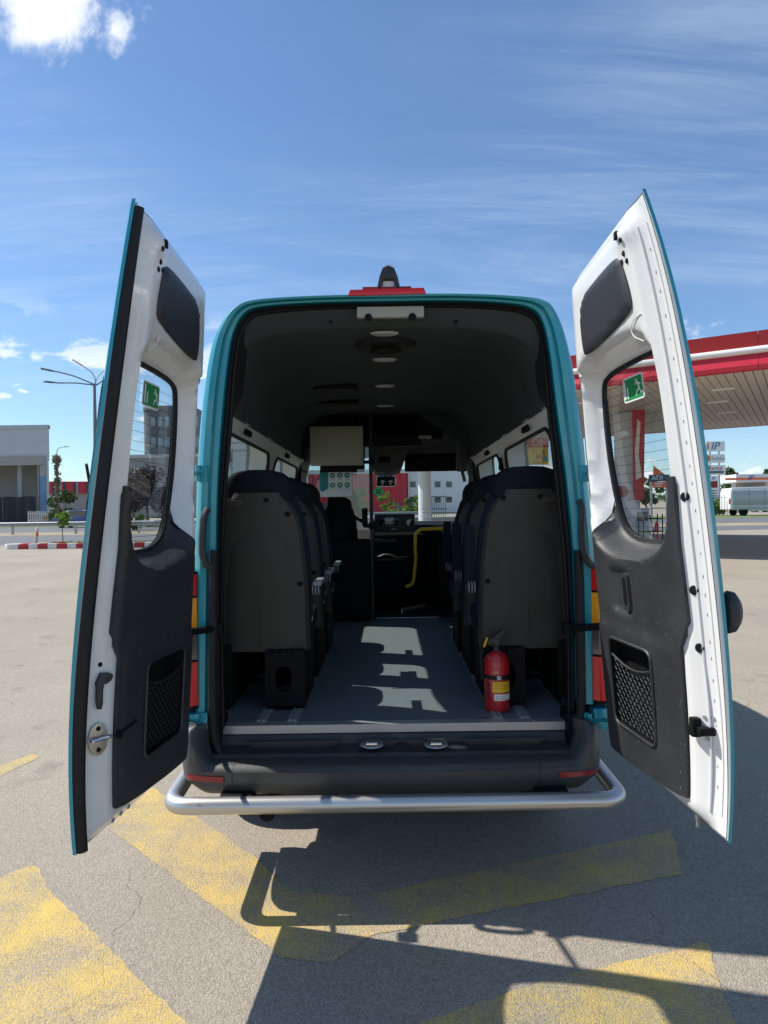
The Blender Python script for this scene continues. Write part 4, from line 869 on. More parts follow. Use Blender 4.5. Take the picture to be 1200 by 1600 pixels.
# notice hanging on the clear screen
a_, c_ = at(499.5, 735, 6.08), at(551, 776, 6.08)
ns = empty('notice_sheet', ((a_.x+c_.x)/2, 6.08, c_.z), label='white notice sheet with six teal round icons on the clear screen', category='notice')
w, h = c_.x-a_.x, a_.z-c_.z
b = B(); b.box((0, 0, h/2), (w, .003, h)); b.build('sheet', 'sign_white', ns)
b = B(); pl = [(-w/2, .06), (-w/2+.02, .045), (-w*.24, .075), (-w*.24, h), (-w/2, h)]; b.prism([(x, -.0035, z) for x, z in pl], (0, .001, 0)); b.build('teal_band', 'teal_print', ns)
for r_ in range(2):
    for k in range(3):
        x = -w*.11+k*w*.225; z = h*.80-r_*h*.36; b = B(); b.lathe([(0, .0), (.024, 0), (.024, .0012)], (x, -.002, z), (0, -1, 0), 18); ic = b.build('icon', 'teal_print', ns)
        b = B(); 
        if (k+r_) % 3 == 0: b.box((x-.004, -.0036, z+.003), (.008, .001, .016), 0, Matrix.Rotation(.7, 3, 'Y')); b.box((x+.006, -.0036, z-.005), (.012, .001, .007))
        elif (k+r_) % 3 == 1: b.lathe([(0, 0), (.006, 0), (.006, .0008)], (x, -.0034, z+.008), (0, -1, 0), 8); b.box((x, -.0036, z-.006), (.010, .001, .014))
        else: b.box((x, -.0036, z), (.024, .001, .006)); b.box((x, -.0036, z+.007), (.014, .001, .005))
        b.build('icon_mark', 'sign_white', ns)
        b = B(); b.box((x, -.0022, z-.038), (.045, .001, .005)); b.build('caption_line', 'grey_print', ns)
# fire extinguisher standing on the van floor
ex = empty('fire_extinguisher', (.518, 3.315, FL), label='red fire extinguisher strapped to the seat base on the van floor', category='extinguisher')
b = B(); b.lathe([(.0, .0), (.052, .0), (.060, .008), (.0615, .02), (.0615, .225), (.058, .25), (.046, .27), (.03, .282), (.024, .288), (.0, .289)], (0, 0, 0), (0, 0, 1), 36); b.build('cylinder', 'red_paint', ex, angle=50)
def wrap(a0, a1, z0, z1, r, m, nm):
    b = B(); n = 14; A = [rad(a0+(a1-a0)*k/n) for k in range(n+1)]
    b.loft([[V((r*math.sin(a), -r*math.cos(a), z)) for a in A] for z in (z0, z1)], closed=False); return b.build(nm, m, ex)
wrap(-28, 62, .100, .150, .0619, 'label_yellow', 'yellow_label'); wrap(-22, 66, .062, .092, .0619, 'sign_white', 'white_label')
wrap(-95, 95, .160, .182, .0630, 'rubber', 'strap'); wrap(-8, 10, .162, .180, .0640, 'galvanised', 'strap_buckle')
wrap(-72, -40, .062, .150, .0619, 'dark_red', 'side_print')
for z in (.138, .128, .118): wrap(-20, 50, z, z+.003, .0623, 'sign_orange', 'print_line')
wrap(-15, 40, .082, .0845, .0623, 'grey_print', 'print_line'); wrap(-15, 40, .070, .0725, .0623, 'kerb_red', 'print_line')
text_mesh('CE', .016, 'ce_mark', 'sign_white', ex, facing((-.012, -.0622, .198)))
b = B(); b.lathe([(.018, .285), (.018, .31), (.022, .315), (.022, .33)], (0, 0, 0), (0, 0, 1), 16); b.box((.0, 0, .335), (.035, .05, .03), .006); b.build('valve', 'black_plastic', ex)
b = B(); b.prism([(-.03, -.02, .315), (.01, -.02, .34), (.045, -.02, .385), (.03, -.02, .395), (-.015, -.02, .36), (-.05, -.02, .335)], (0, .03, 0), .004); b.build('lever', 'black_plastic', ex)
b = B(); b.tube(fillet([(-.02, 0, .325), (-.06, 0, .345), (-.075, .01, .28), (-.068, .01, .15)], .03), .009, 8); b.build('hose', 'rubber', ex)
b = B(); b.tube([(-.045, -.01, .355), (-.062, -.012, .31)], .006, 6); b.build('safety_pin', 'yellow_paint', ex)

# ------------------------------------------------------------------ service-station canopy on the right
A0 = at(1200, 577, 17.8); LX = V((-1.63, 1, 0)).normalized(); DP = V((1, 1.63, 0)).normalized()
ZS = A0.z; A0 = V((A0.x, A0.y, 0))
def cp3(a, d_, z): return A0+LX*a+DP*d_+V((0, 0, z))
can = empty('station_canopy', tuple(cp3(0, 7, gz(24))), label='red fascia service station canopy with ribbed pale soffit', category='canopy')
def cb(bb, nm, m, par=None, **k):
    o = bb.build(nm, m, None, **k); o.data.transform(Matrix.Translation(-can.location)); o.parent = par or can; return o
LA, LB, DE = -12.0, 15.5, 13.7
def obox(a0, a1, d0, d1, z0, z1):
    b = B(); b.prism([cp3(a0, d0, z0), cp3(a1, d0, z0), cp3(a1, d1, z0), cp3(a0, d1, z0)], (0, 0, z1-z0)); return b
cb(obox(LA, LB, 0.02, DE, ZS+.12, ZS+.95), 'roof_slab', 'concrete')
for k in range(9):                                            # lower sloped fascia in panels, upper band, pipe
    a0 = LA+(LB-LA)*k/9; a1 = LA+(LB-LA)*(k+1)/9-.012
    b = B(); b.prism([cp3(a0, .0, ZS), cp3(a0, -.10, ZS+.02), cp3(a0, -.12, ZS+.14), cp3(a0, .0, ZS+.46), cp3(a0, .02, ZS+.46)], LX*(a1-a0)); cb(b, 'fascia_panel', 'red_fascia', smooth=False)
    b = B(); b.prism([cp3(a0, -.02, ZS+.62), cp3(a0, -.10, ZS+1.02), cp3(a0, .05, ZS+1.02), cp3(a0, .05, ZS+.62)], LX*(a1-a0)); cb(b, 'fascia_panel', 'red_band', smooth=False)
b = B(); b.tube([cp3(LA, -.02, ZS+.54), cp3(LB+.1, -.02, ZS+.54)], .095, 14); cb(b, 'fascia_pipe', 'white_pipe')
for e, a in ((0, LB), (1, LA)):
    b = B(); b.prism([cp3(a, 0, ZS+.02), cp3(a, DE, ZS+.02), cp3(a, DE, ZS+1.0), cp3(a, 0, ZS+1.0)], LX*.06*(1 if e == 0 else -1)); cb(b, 'end_fascia', 'red_fascia')
cb(obox(LA, LB, DE, DE+.06, ZS+.0, ZS+1.0), 'back_fascia', 'red_fascia')
nr = 120; wr = (LB-LA)/nr
slat = None
for k in range(nr):                                           # soffit boards, real joints between
    if slat is None:
        b = B(); b.prism([V((0, 0, .03)), V((0, 0, 0)), V((0, 0, 0))+LX*(wr-.022), V((0, 0, .03))+LX*(wr-.012)], DP*(DE-.05)); slat = b.build('soffit_board', 'soffit', can, smooth=False); o = slat
    else: o = slat.copy(); COL.objects.link(o)
    o.location = cp3(LA+k*wr, .03, ZS+.02)-can.location
for a in (-3.2, 1.3, 5.6, 10):
    for d_ in (2.6, 5.2, 8.2, 11.2):
        b = B(); b.box((0, 0, 0), (.62, .16, .05), .01, Matrix.Rotation(math.atan2(LX.y, LX.x), 3, 'Z')); o = b.build('soffit_lamp', 'lamp_white', None); o.parent = can; o.location = cp3(a+(.4 if d_ > 5 else 0), d_, ZS-.0)-can.location
def column(px, D, w, d_, nm_, label, m='wall_white', group=None):
    x = (px-CX)/FPX*D; g = gz(D); r = empty(nm_, (x, D, g), label=label, category='column'); return r
c1 = column(664, 30, 0, 0, 'canopy_column', 'round white canopy column with small writing seen through the windscreen')
b = B(); b.lathe([(.33, 0), (.33, .15), (.285, .16), (.285, ZS+.1-gz(30))], (0, 0, 0), (0, 0, 1), 28); b.build('shaft', 'wall_white', c1)
for k, (z, txt, s_) in enumerate(((1.42, 'SERVICE', .13), (1.25, 'Tel 24h', .12), (.98, 'www', .12))):
    for j in range(3):
        b = B(); b.box((-.10+.1*j+.02*k, -.287, z), (.075, .006, .035)); b.build('writing_line', 'grey_print', c1)
xx = 985; D = 25.5
c2 = column(xx, D, 0, 0, 'canopy_column', 'square grey canopy column carrying a tall red banner')
Rz = Matrix.Rotation(math.atan2(LX.y, LX.x), 3, 'Z')
b = B(); b.box((-.1, 0, (ZS-gz(D))/2), (.75, .75, ZS-gz(D)), .02, Rz); b.box((-.1, 0, .2), (.95, .95, .4), .03, Rz); b.build('shaft', 'wall_grey', c2)
b = B(); P = [at(988, 628, 24.85), at(1008, 632, 24.85), at(1006, 782, 24.85), at(990, 780, 24.85)]; b.prism([p-V(c2.location) for p in P], (0, .03, 0)); bn = b.build('banner', 'red_fascia', c2)
b = B(); P = [at(996, 655, 24.83), at(1001, 660, 24.83), at(998, 712, 24.83), at(1003, 745, 24.83), at(994, 750, 24.83), at(992, 705, 24.83)]; b.prism([p-V(c2.location) for p in P], (0, .01, 0)); b.build('banner_print', 'white_pipe', c2)
b = B(); b.lathe([(0, .0), (.22, 0), (.22, .02)], at(972, 768, 24.7)-V(c2.location), (0, -1, 0), 20); b.build('round_sticker', 'dark_red', c2)
# banner ON with yellow poster
D = 27; p = at(842, 706, D)
sg_ = empty('promo_board', (p.x, D, gz(D)), label='yellow promotion board topped by a red strip reading ON', category='sign')
def loc(px, py, dd=0): q = at(px, py, D+dd); return V((q.x-p.x, dd, q.z-gz(D)))
def slab(r, nm, m, x0, y0, x1, y1, dd=0, th=.02):
    q0, q1 = loc(x0, y0, dd), loc(x1, y1, dd); b = B(); b.box(((q0.x+q1.x)/2, dd, (q0.z+q1.z)/2), (abs(q1.x-q0.x), th, abs(q1.z-q0.z))); return b.build(nm, m, r)
slab(sg_, 'red_header', 'red_fascia', 824, 685, 857, 699); slab(sg_, 'yellow_field', 'sign_yellow', 824, 699.3, 857, 726)
for x0, y0, x1, y1, m in ((847, 702, 851, 711, 'grey_print'), (848, 713, 854, 721, 'sign_sky'), (838, 711, 840, 717, 'sign_navy'), (841, 710, 845, 716, 'sign_orange'), (832, 702, 836, 706, 'sign_sky'), (833, 722, 846, 724, 'sign_orange')): slab(sg_, 'poster_print', m, x0, y0, x1, y1, -.02)
q = loc(843, 692, -.02); text_mesh('ON', .40, 'header_text', 'sign_white', sg_, facing(q))
for x in (-.35, .35): b = B(); b.tube([(x, .05, 0), (x, .05, 2.9)], .03, 8); b.build('leg', 'galvanised', sg_)
# shop sign with orange gable
D = 58; p = at(1030, 745, D); sh_ = empty('shop_sign', (p.x, D, gz(D)), label='dark shop sign reading ADI under an orange gable', category='sign')
b = B(); P = [loc(1021, 742), loc(1021, 727), loc(1023, 729), loc(1040, 742)]; b.prism(P, (0, .1, 0)); b.build('gable', 'sign_orange', sh_)
slab(sh_, 'name_board', 'sign_navy', 1014, 742, 1046, 752, 0, .1); slab(sh_, 'red_board', 'sign_orange', 1020, 753, 1044, 762, 0, .1)
text_mesh('ADI', .58, 'name_text', 'sign_white', sh_, facing(loc(1027, 747, -.07)))
slab(sh_, 'board_print', 'sign_white', 1023, 755, 1036, 756.3, -.06); slab(sh_, 'board_print', 'sign_white', 1023, 758.5, 1034, 759.8, -.06)
for x in (1018, 1042): q = loc(x, 750); b = B(); b.box((q.x, .1, q.z/2), (.16, .1, q.z)); b.build('post', 'galvanised', sh_)
# goods stands under the canopy
for i, (px, D, nm) in enumerate(((1000, 22.5, 'fuel_pump'), (1016, 21.5, 'display_rack'))):
    g = gz(D); x = (px-CX)/FPX*D; r = empty(nm, (x, D, g), label=('dark fuel pump beside the square grey canopy column' if i == 0 else 'dark wire goods rack in front of the fuel pump'), category='pump' if i == 0 else 'rack')
    if i == 0:
        b = B(); b.box((0, 0, .7), (.5, .4, 1.4), .04); b.build('cabinet', 'car_silver', r); b = B(); b.box((0, -.21, 1.15), (.36, .02, .3), .01); b.build('display', 'screen', r); b = B(); b.tube(fillet([(.28, -.1, 1.2), (.40, -.15, .6), (.30, -.12, .25), (.27, -.1, .9)], .1), .02, 6); b.build('hose', 'rubber', r)
    else:
        for x in (-.3, .3):
            for y in (-.2, .2): b = B(); b.tube([(x, y, .05), (x, y, 1.25)], .018, 6); b.build('post', 'dark', r)
        for z in (.3, .7, 1.1): b = B(); b.box((0, 0, z), (.62, .42, .03)); b.build('shelf', 'dark', r)
        for k in range(6): b = B(); b.lathe([(.0, 0), (.07, 0), (.07, .2), (.03, .26), (.03, .3), (0, .3)], (-.2+.2*(k % 3), 0, .315 if k < 3 else .715), (0, 0, 1), 10); b.build('bottle', ['car_silver', 'sign_white', 'red_paint'][k % 3], r)

# ------------------------------------------------------------------ signs, station and van beyond the canopy
D = 70; p = at(1117, 740, D); ip = empty('price_pylon', (p.x, D, gz(D)), label='tall roadside pylon with stacked IP, tenant and price boards', category='sign')
for x in (1110, 1124): q = loc(x, 690); b = B(); b.box((q.x, .15, q.z/2), (.14, .14, q.z)); b.build('mast', 'galvanised', ip)
for x0, y0, x1, y1 in ((1102, 690, 1132, 705), (1103, 710, 1132, 723), (1103, 727, 1133, 742), (1108, 744, 1123, 786)): slab(ip, 'board', 'sign_white', x0, y0, x1, y1, 0, .2)
text_mesh('IP', 1.15, 'board_text', 'sign_blue', ip, facing(loc(1118, 697.6, -.13), (1, 0, 0), (.25, 0, 1))); slab(ip, 'board_print', 'sign_orange', 1105, 693, 1107.5, 702, -.12)
text_mesh('Hebbs', .62, 'board_text', 'grey_print', ip, facing(loc(1121, 716.5, -.13))); slab(ip, 'board_print', 'orange_plastic', 1104.5, 712, 1109, 720, -.12)
text_mesh('Rental', .55, 'board_text', 'kerb_red', ip, facing(loc(1118, 731.5, -.13))); slab(ip, 'board_print', 'wall_dark', 1105, 736, 1131, 739.5, -.12)
slab(ip, 'board_print', 'dark_red', 1110, 752, 1121, 762, -.12)
text_mesh('IP', .5, 'board_text', 'sign_blue', ip, facing(loc(1115.5, 747.5, -.13)))
for k in range(5): slab(ip, 'price_line', 'sign_navy', 1110, 766+k*4, 1117, 767.6+k*4, -.12); slab(ip, 'price_digits', 'grey_print', 1118, 766+k*4, 1121.5, 767.8+k*4, -.12)
D = 95; p = at(1180, 760, D); st = empty('petrol_station', (p.x, D, gz(D)), label='small distant station with white canopy striped orange and reading IP', category='building')
slab(st, 'canopy', 'wall_white', 1133, 743, 1260, 753, 0, 6); slab(st, 'stripe', 'sign_orange', 1133.2, 747, 1260, 748.6, -3.02, .04)
q = loc(1174, 747, -3.1); text_mesh('IP', .95, 'fascia_text', 'sign_blue', st, facing(q, (1, 0, 0), (.25, 0, 1)))
slab(st, 'kiosk', 'wall_mid', 1157, 753, 1186, 790, 1, 3); slab(st, 'kiosk_window', 'pane_dark', 1160, 757, 1180, 768, -.55, .05)
for x in (1146, 1196): q = loc(x, 753); b = B(); b.box((q.x, 0, q.z/2), (.4, .4, q.z)); b.build('post', 'wall_white', st)
D = 64; pxv = 1133
vn = empty('parked_van', (at(pxv, 800, D).x+2.95, D, gz(D)), label='white panel van with grey lower side parked beyond the canopy', category='van')
def vehicle(r, prof, width, body, r_w, wheels, bev=.06):
    b = B(); b.prism([(x, -width/2, z) for x, z in prof], (0, width, 0), bev, 3); b.build('body', body, r, angle=40)
    for x in wheels:
        for y in (-1, 1):
            b = B(); b.lathe([(r_w*.55, -.11), (r_w*.9, -.11), (r_w, -.07), (r_w, .07), (r_w*.9, .11), (r_w*.55, .11)], (x, y*(width/2-.10), r_w), (0, 1, 0), 22); w_ = b.build('wheel', 'tyre', r)
            b = B(); b.lathe([(0, .07), (r_w*.3, .08), (r_w*.56, .10), (r_w*.58, -.08), (0, -.08)], (x, y*(width/2-.10), r_w), (0, y, 0), 18); b.build('rim', 'car_silver', r)
vehicle(vn, chaikin([(-2.95, .42), (-2.97, 1.2), (-2.88, 2.45), (-2.70, 2.62), (1.3, 2.66), (1.7, 2.55), (2.35, 1.65), (2.95, 1.25), (3.0, .42)], 1), 1.98, 'car_white', .34, (-1.75, 1.95))
b = B(); b.box((-.1, -1.0, .72), (5.1, .03, .30), .01); b.build('side_moulding', 'car_silver', vn)
b = B(); b.box((-.75, -.996, 1.62), (3.9, .016, 1.35), .006); b.build('side_panel', 'car_silver', vn)
for x in (-1.2, .25, 1.15): b = B(); b.box((x, -1.006, 1.55), (.03, .012, 1.9)); b.build('door_seam', 'lamp_metal', vn)
for x in (-1.75, 1.95): b = B(); b.lathe([(0, 0), (.43, 0), (.43, .02)], (x, -.993, .40), (0, -1, 0), 22); b.build('wheel_arch', 'dark', vn)
b = B(); b.box((-2.93, -.88, 1.35), (.14, .2, .5), .03); b.build('tail_lamp', 'red_lens', vn)
b = B(); b.prism([(1.25, -1.0, 1.5), (1.25, -1.0, 2.2), (1.7, -1.0, 2.2), (2.2, -1.0, 1.5)], (0, -.006, 0)); b.build('cab_window', 'pane_dark', vn)

# ------------------------------------------------------------------ vegetation builders
def leaves(bb, pts, size, n):
    vs, fs = [], []
    for i in range(n):
        c, rr = random.choice(pts); d_ = V((random.gauss(0, 1), random.gauss(0, 1), random.gauss(0, 1))).normalized(); p = V(c)+d_*rr*random.uniform(.35, 1.0)**.5
        a = V((random.gauss(0, 1), random.gauss(0, 1), random.gauss(0, .6))).normalized(); e = a.orthogonal().normalized(); e.rotate(Matrix.Rotation(random.uniform(0, 6.3), 3, a)); f = a.cross(e); s_ = size*random.uniform(.6, 1.3)
        k = len(vs); vs += [p-e*s_, p+f*s_*.5, p+e*s_, p-f*s_*.5]; fs.append((k, k+1, k+2, k+3))
    bb.faces(vs, fs)
def tree(name, loc, h, crown, trunk_r, leafm, label, category='tree', n=1600, leaf=.12, bare=.35, clumps=16, group=None, lim=True):
    r = empty(name, loc, label=label, category=category)
    if group: r['group'] = group
    b = B(); pts = [V((0, 0, -.05))]; x = y = 0
    for k in range(1, 6): x += random.uniform(-.03, .03)*h*.3; y += random.uniform(-.03, .03)*h*.3; pts.append(V((x, y, h*bare*1.6*k/5)))
    b.tube(pts, [trunk_r*(1-.11*k) for k in range(6)], 8); cl = []
    for k in range(clumps):
        a = random.uniform(0, 6.3); rr = math.sqrt(random.random()); z = random.uniform(bare, 1)
        prof = math.sin(min(1, (z-bare)/(1-bare)*.85+.12)*math.pi)**.6
        c = V((math.cos(a)*rr*crown*prof, math.sin(a)*rr*crown*prof, h*(z*.92+.02))); cl.append((c, crown*random.uniform(.22, .42)))
        if lim: b.tube([pts[3].lerp(pts[5], random.random()*.9), (pts[4]+c)/2+V((0, 0, -.05*h)), c], [trunk_r*.45, trunk_r*.3, trunk_r*.1], 5)
    b.build('trunk', 'bark', r); b = B(); leaves(b, cl, leaf, n); b.build('crown', leafm, r, smooth=False, weld=1e-7); return r
def bush(name, loc, size, leafm, label, n=900, leaf=.10, category='bush', group=None):
    r = empty(name, loc, label=label, category=category)
    if group: r['group'] = group
    cl = [(V((random.uniform(-1, 1)*size[0]*.75, random.uniform(-1, 1)*size[1]*.7, size[2]*random.uniform(.15, .8))), min(size)*random.uniform(.25, .5)) for k in range(int(10+size[0]*6))]
    b = B()
    for c, q in cl[:12]: b.tube([V((c.x*.4, c.y*.4, -.05)), c], [.03, .01], 5)
    b.build('stems', 'bark', r); b = B(); leaves(b, cl, leaf, n); b.build('foliage', leafm, r, smooth=False, weld=1e-7); return r
def base(px, D): return (at(px, CY, D).x, D, gz(D))

# ------------------------------------------------------------------ left side: hall, fences, lamps, kerb island
D = 76; p = at(0, 740, D); bl = empty('unfinished_hall', (p.x, D, gz(D)), label='pale grey unfinished hall with open concrete bay and dark tarp', category='building')
G = gz(D)
def hb(x0, y0, x1, y1, m, nm, d0, th, zb=None):
    a_, c_ = at(x0, y0, D), at(x1, y1, D); z0 = (c_.z if zb is None else zb)-G; z1 = a_.z-G
    b = B(); b.box(((a_.x+c_.x)/2-p.x, d0+th/2, (z0+z1)/2), (c_.x-a_.x, th, z1-z0)); return b.build(nm, m, bl)
hb(-230, 669, 74.5, 720, 'wall_grey', 'upper_wall', 0, .4); hb(-230, 668.0, 75, 670, 'galvanised', 'coping', -.1, .6)
hb(66, 720, 74.5, 800, 'wall_grey', 'corner_wall', 0, .4, G); hb(-230, 716.5, 72, 726.5, 'rough_concrete', 'lintel', -.15, .12)
hb(64, 726, 72, 744, 'rough_concrete', 'jamb_top', -.15, .12); hb(64, 744, 72.5, 800, 'blue_foam', 'jamb', -.15, .12, G-.0)
hb(-230, 722, 12, 810, 'wall_inside', 'back_wall', 7, .3, G); hb(58, 724, 60, 800, 'wall_grey', 'drainpipe', .1, .3, G); hb(4, 724, 12, 800, 'wall_grey', 'inner_column', 3, .6, G)
a_, c_, e_ = at(-230, 721, D), at(66, 721, D), at(12, 721, D); b = B(); b.prism([(a_.x-p.x, .4, a_.z-G), (c_.x-p.x, .4, a_.z-G), (e_.x-p.x, 7.2, a_.z-G), (a_.x-p.x, 7.2, a_.z-G)], (0, 0, .15)); b.build('bay_ceiling', 'wall_inside', bl)
b = B(); b.prism([(c_.x-p.x, .4, 0), (c_.x-p.x+.3, .4, 0), (e_.x-p.x+.3, 7.2, 0), (e_.x-p.x, 7.2, 0)], (0, 0, a_.z-G+.1)); b.build('bay_side_wall', 'wall_grey', bl)
b = B(); a_, c_ = at(-230, 780, D), at(59, 800, D); n = 60
b.loft([[V((a_.x-p.x+(c_.x-a_.x)*k/n, -.4+.12*math.sin(k*1.7)+.08*math.sin(k*.6+j), z+.05*math.sin(k*.9)*(j == 1)))for k in range(n+1)] for j, z in enumerate((-.02, a_.z-G))], closed=False); b.build('tarp', 'tarp', bl)
for x in (-30, 8, 61): hb(x, 778, x+1.2, 803, 'lamp_metal', 'tarp_post', -.55, .08, G)
# long red-striped building
D = 112; p = at(140, 770, D); rb = empty('striped_building', (p.x, D, gz(D)), label='low building clad in red and dark vertical stripes behind the fence', category='building'); G = gz(D)
def sb(x0, y0, x1, y1, m, nm, d0, th, R=None, Pp=None):
    a_, c_ = at(x0, y0, D), at(x1, y1, D); b = B(); b.box(((a_.x+c_.x)/2-(Pp or p).x, d0, (a_.z+c_.z)/2-G), (c_.x-a_.x, th, a_.z-c_.z)); return b.build(nm, m, R)
sb(74, 753, 250, 806, 'wall_mid', 'wall', 3, 5.6, rb)
x = 74.5; k = 0
pat = ['cladding_red', 'cladding_red', 'cladding_dark', 'cladding_red', 'wall_mid', 'cladding_red', 'cladding_dark', 'cladding_red', 'cladding_red', 'cladding_dark', 'wall_mid', 'cladding_red']
while x < 240:
    w_ = random.uniform(2.5, 6); sb(x, 752.5, x+w_-.15, 771, pat[k % len(pat)], 'cladding_panel', -.1, .4, rb); x += w_; k += 1
# picket fence
D = 72; p = at(105, 800, D); fe = empty('picket_fence', (p.x, D, gz(D)), label='pale picket fence beyond the lawn', category='fence'); G = gz(D)
for z in (.35, 1.05): b = B(); b.box((0, .05, z), (8.4, .05, .07)); b.build('rail', 'kerb_white', fe)
pk = None
for k in range(42):
    if pk is None: b = B(); b.box((0, 0, .65), (.085, .03, 1.3)); pk = b.build('picket', 'kerb_white', fe); o = pk
    else: o = pk.copy(); COL.objects.link(o)
    o.location = (-4.1+k*.2, 0, random.uniform(-.03, .03))
tree('leafy_bush_tree', base(100, 70), 3.1, 1.7, .07, 'leaf_dark', 'green bushy shrub tree in front of the picket fence', n=1500, leaf=.17, bare=.1, group=None)
bush('dry_bush', base(86, 71), (1.1, .8, 2.0), 'leaf_dry', 'dry brownish bush at the foot of the vine covered lamp post', n=700, leaf=.12)
D = 69; q = base(90, D); lp2 = empty('vine_lamp_post', q, label='old single arm lamp post overgrown with dry vine', category='lamp post')
zt = at(90, 710, D).z-gz(D); b = B(); b.tube([(0, 0, 0), (0, 0, zt)], [.11, .07], 10); b.build('pole', 'lamp_metal', lp2)
b = B(); b.tube(fillet([(0, 0, zt-.1), (.05, 0, zt+.55), (.45, 0, zt+.72), (1.05, 0, zt+.76)], .3), .035, 6); b.box((1.0, 0, zt+.76), (.45, .14, .07), .02); b.build('arm', 'lamp_metal', lp2)
b = B(); leaves(b, [(V((random.gauss(0, .12), random.gauss(0, .12), zt*t)), .13+(.22 if .86 < t else .06*random.random())) for t in [random.uniform(.12, .98) for _ in range(90)]]+[(V((0, 0, zt*.92)), .45)]*9, .10, 2200); b.build('vine', 'leaf_dry', lp2, smooth=False, weld=1e-7)
# four-arm street lamp
D = 46; q = base(150.5, D); l4 = empty('street_lamp', q, label='tall street lamp with several long drooping arms by the road', category='street lamp')
def L4(px, py): return at(px, py, D)-V(q)
zt = L4(150, 600).z; b = B(); b.tube([(0, 0, -.1), (0, 0, zt*.5), (0, 0, zt)], [.17, .14, .09], 12); b.build('pole', 'lamp_metal', l4)
for pts, y, m in (([(150, 602), (120, 589), (100, 584), (88, 582)], -.5, 'lamp_metal'), ([(150, 602), (122, 600), (100, 602), (97, 603)], -1.2, 'lamp_metal'), ([(150, 602), (147, 588), (140, 579), (124, 569)], .3, 'lamp_light_metal'), ([(150, 602), (165, 590), (185, 584), (196, 582)], .5, 'lamp_metal'), ([(148, 600), (150, 584), (164, 571), (178, 566)], 1.0, 'lamp_light_metal')):
    P = [L4(*t) for t in pts]; P = [v_+V((0, y*i/3, 0)) for i, v_ in enumerate(P)]; b = B(); b.tube(fillet(P, .4), .045, 7); ar = b.build('arm', m, l4)
    d_ = (P[-1]-P[-2]).normalized(); b = B(); b.box(P[-1]+d_*.35, (.75, .26, .10), .03, d_.to_track_quat('X', 'Z').to_matrix()); b.build('lamp_head', m, ar)
# guard rail along the verge
def guardrail(x0, x1, Y, label, slope=0):
    r = empty('guard_rail', ((x0+x1)/2, Y, gz(Y)), label=label, category='guard rail'); cx_ = (x0+x1)/2
    pr = [(0, .50), (-.04, .54), (-.04, .58), (0, .62), (0, .66), (-.04, .70), (-.04, .74), (0, .78)]
    n_ = int((x1-x0)/4.0)
    for k in range(n_):
        a_ = x0-cx_+k*4.0; b = B(); b.loft([[V((a_+t, (a_+t)*slope+y*2, z)) for y, z in pr] for t in (.005, 3.995)], closed=False); b.build('rail_section', 'galvanised', r)
        b = B(); b.box((a_+.2, a_*slope+.10, .35), (.12, .14, .75), .01); b.build('post', 'galvanised', r)
guardrail(-48, 8, 43.2, 'galvanised guard rail along the sandy verge beyond the kerb island')
# kerb island with red and white stones
isl = B(); x0, x1 = at(24, CY, 28.3).x, -4.0
isl.faces([(x0, 28.45, gz(28.45)+.12), (x1, 28.45, gz(28.45)+.12), (x1, 30.7, gz(30.7)+.12), (x0+1.2, 30.7, gz(30.7)+.12)], [(0, 1, 2, 3)]); island = isl.build('traffic_island', 'grass_ground', kind='structure')
x = x0-.25; k = 0
while x < x1:
    w_ = .40; b = B(); b.box((x+w_/2, 28.32+random.uniform(-.015, .015), gz(28.3)+.09), (w_-.02, .26, .26), .03, Matrix.Rotation(random.uniform(-.015, .015), 3, 'Z')); b.build('kerb_stone', 'kerb_white' if k % 2 == 0 else 'kerb_red', island); x += w_; k += 1
for i in range(4):
    b = B(); b.box((x0-.25+.36*i, 28.6+i*.5, gz(28.8)+.09), (.26, .62, .24), .03, Matrix.Rotation(rad(-38), 3, 'Z')); b.build('kerb_stone', 'kerb_white' if i % 2 == 0 else 'kerb_red', island)
b = B(); vs, fs = [], []
for k in range(2600):
    gx, gy = random.uniform(x0+.1, x1), random.uniform(28.5, 30.6); g0 = gz(gy)+.11; hh = random.uniform(.04, .16); a = random.uniform(0, 6.3); w_ = .012; n0 = len(vs)
    vs += [(gx-w_*math.cos(a), gy-w_*math.sin(a), g0), (gx+w_*math.cos(a), gy+w_*math.sin(a), g0), (gx+random.uniform(-.04, .04), gy+random.uniform(-.04, .04), g0+hh)]; fs.append((n0, n0+1, n0+2))
b.faces(vs, fs); b.build('grass', 'grass_blade', None, smooth=False, weld=1e-7, kind='stuff', label='rough grass on the traffic island', category='grass')
sap = tree('sapling', (at(98, CY, 29.3).x, 29.3, gz(29.3)+.1), 1.45, .30, .022, 'leaf_fresh', 'young round-headed sapling standing on the kerb island', n=1500, leaf=.045, bare=.62, clumps=22)
q = (at(56, CY, 29.1).x, 29.1, gz(29.1)+.1); po = empty('marker_post', q, label='pale wooden marker post with faded top on the kerb island', category='post')
b = B(); b.lathe([(.055, -.1), (.055, .62), (.05, .63), (0, .63)], (0, 0, 0), (.04, 0, 1), 12); b.build('shaft', 'wood_post', po); b = B(); b.lathe([(.06, .63), (.065, .70), (.03, .78), (0, .79)], (.025, 0, 0), (.04, 0, 1), 12); b.build('cap', 'kerb_white', po); b = B(); b.lathe([(.058, .40), (.058, .55)], (.018, 0, 0), (.04, 0, 1), 12); b.build('band', 'orange_plastic', po)
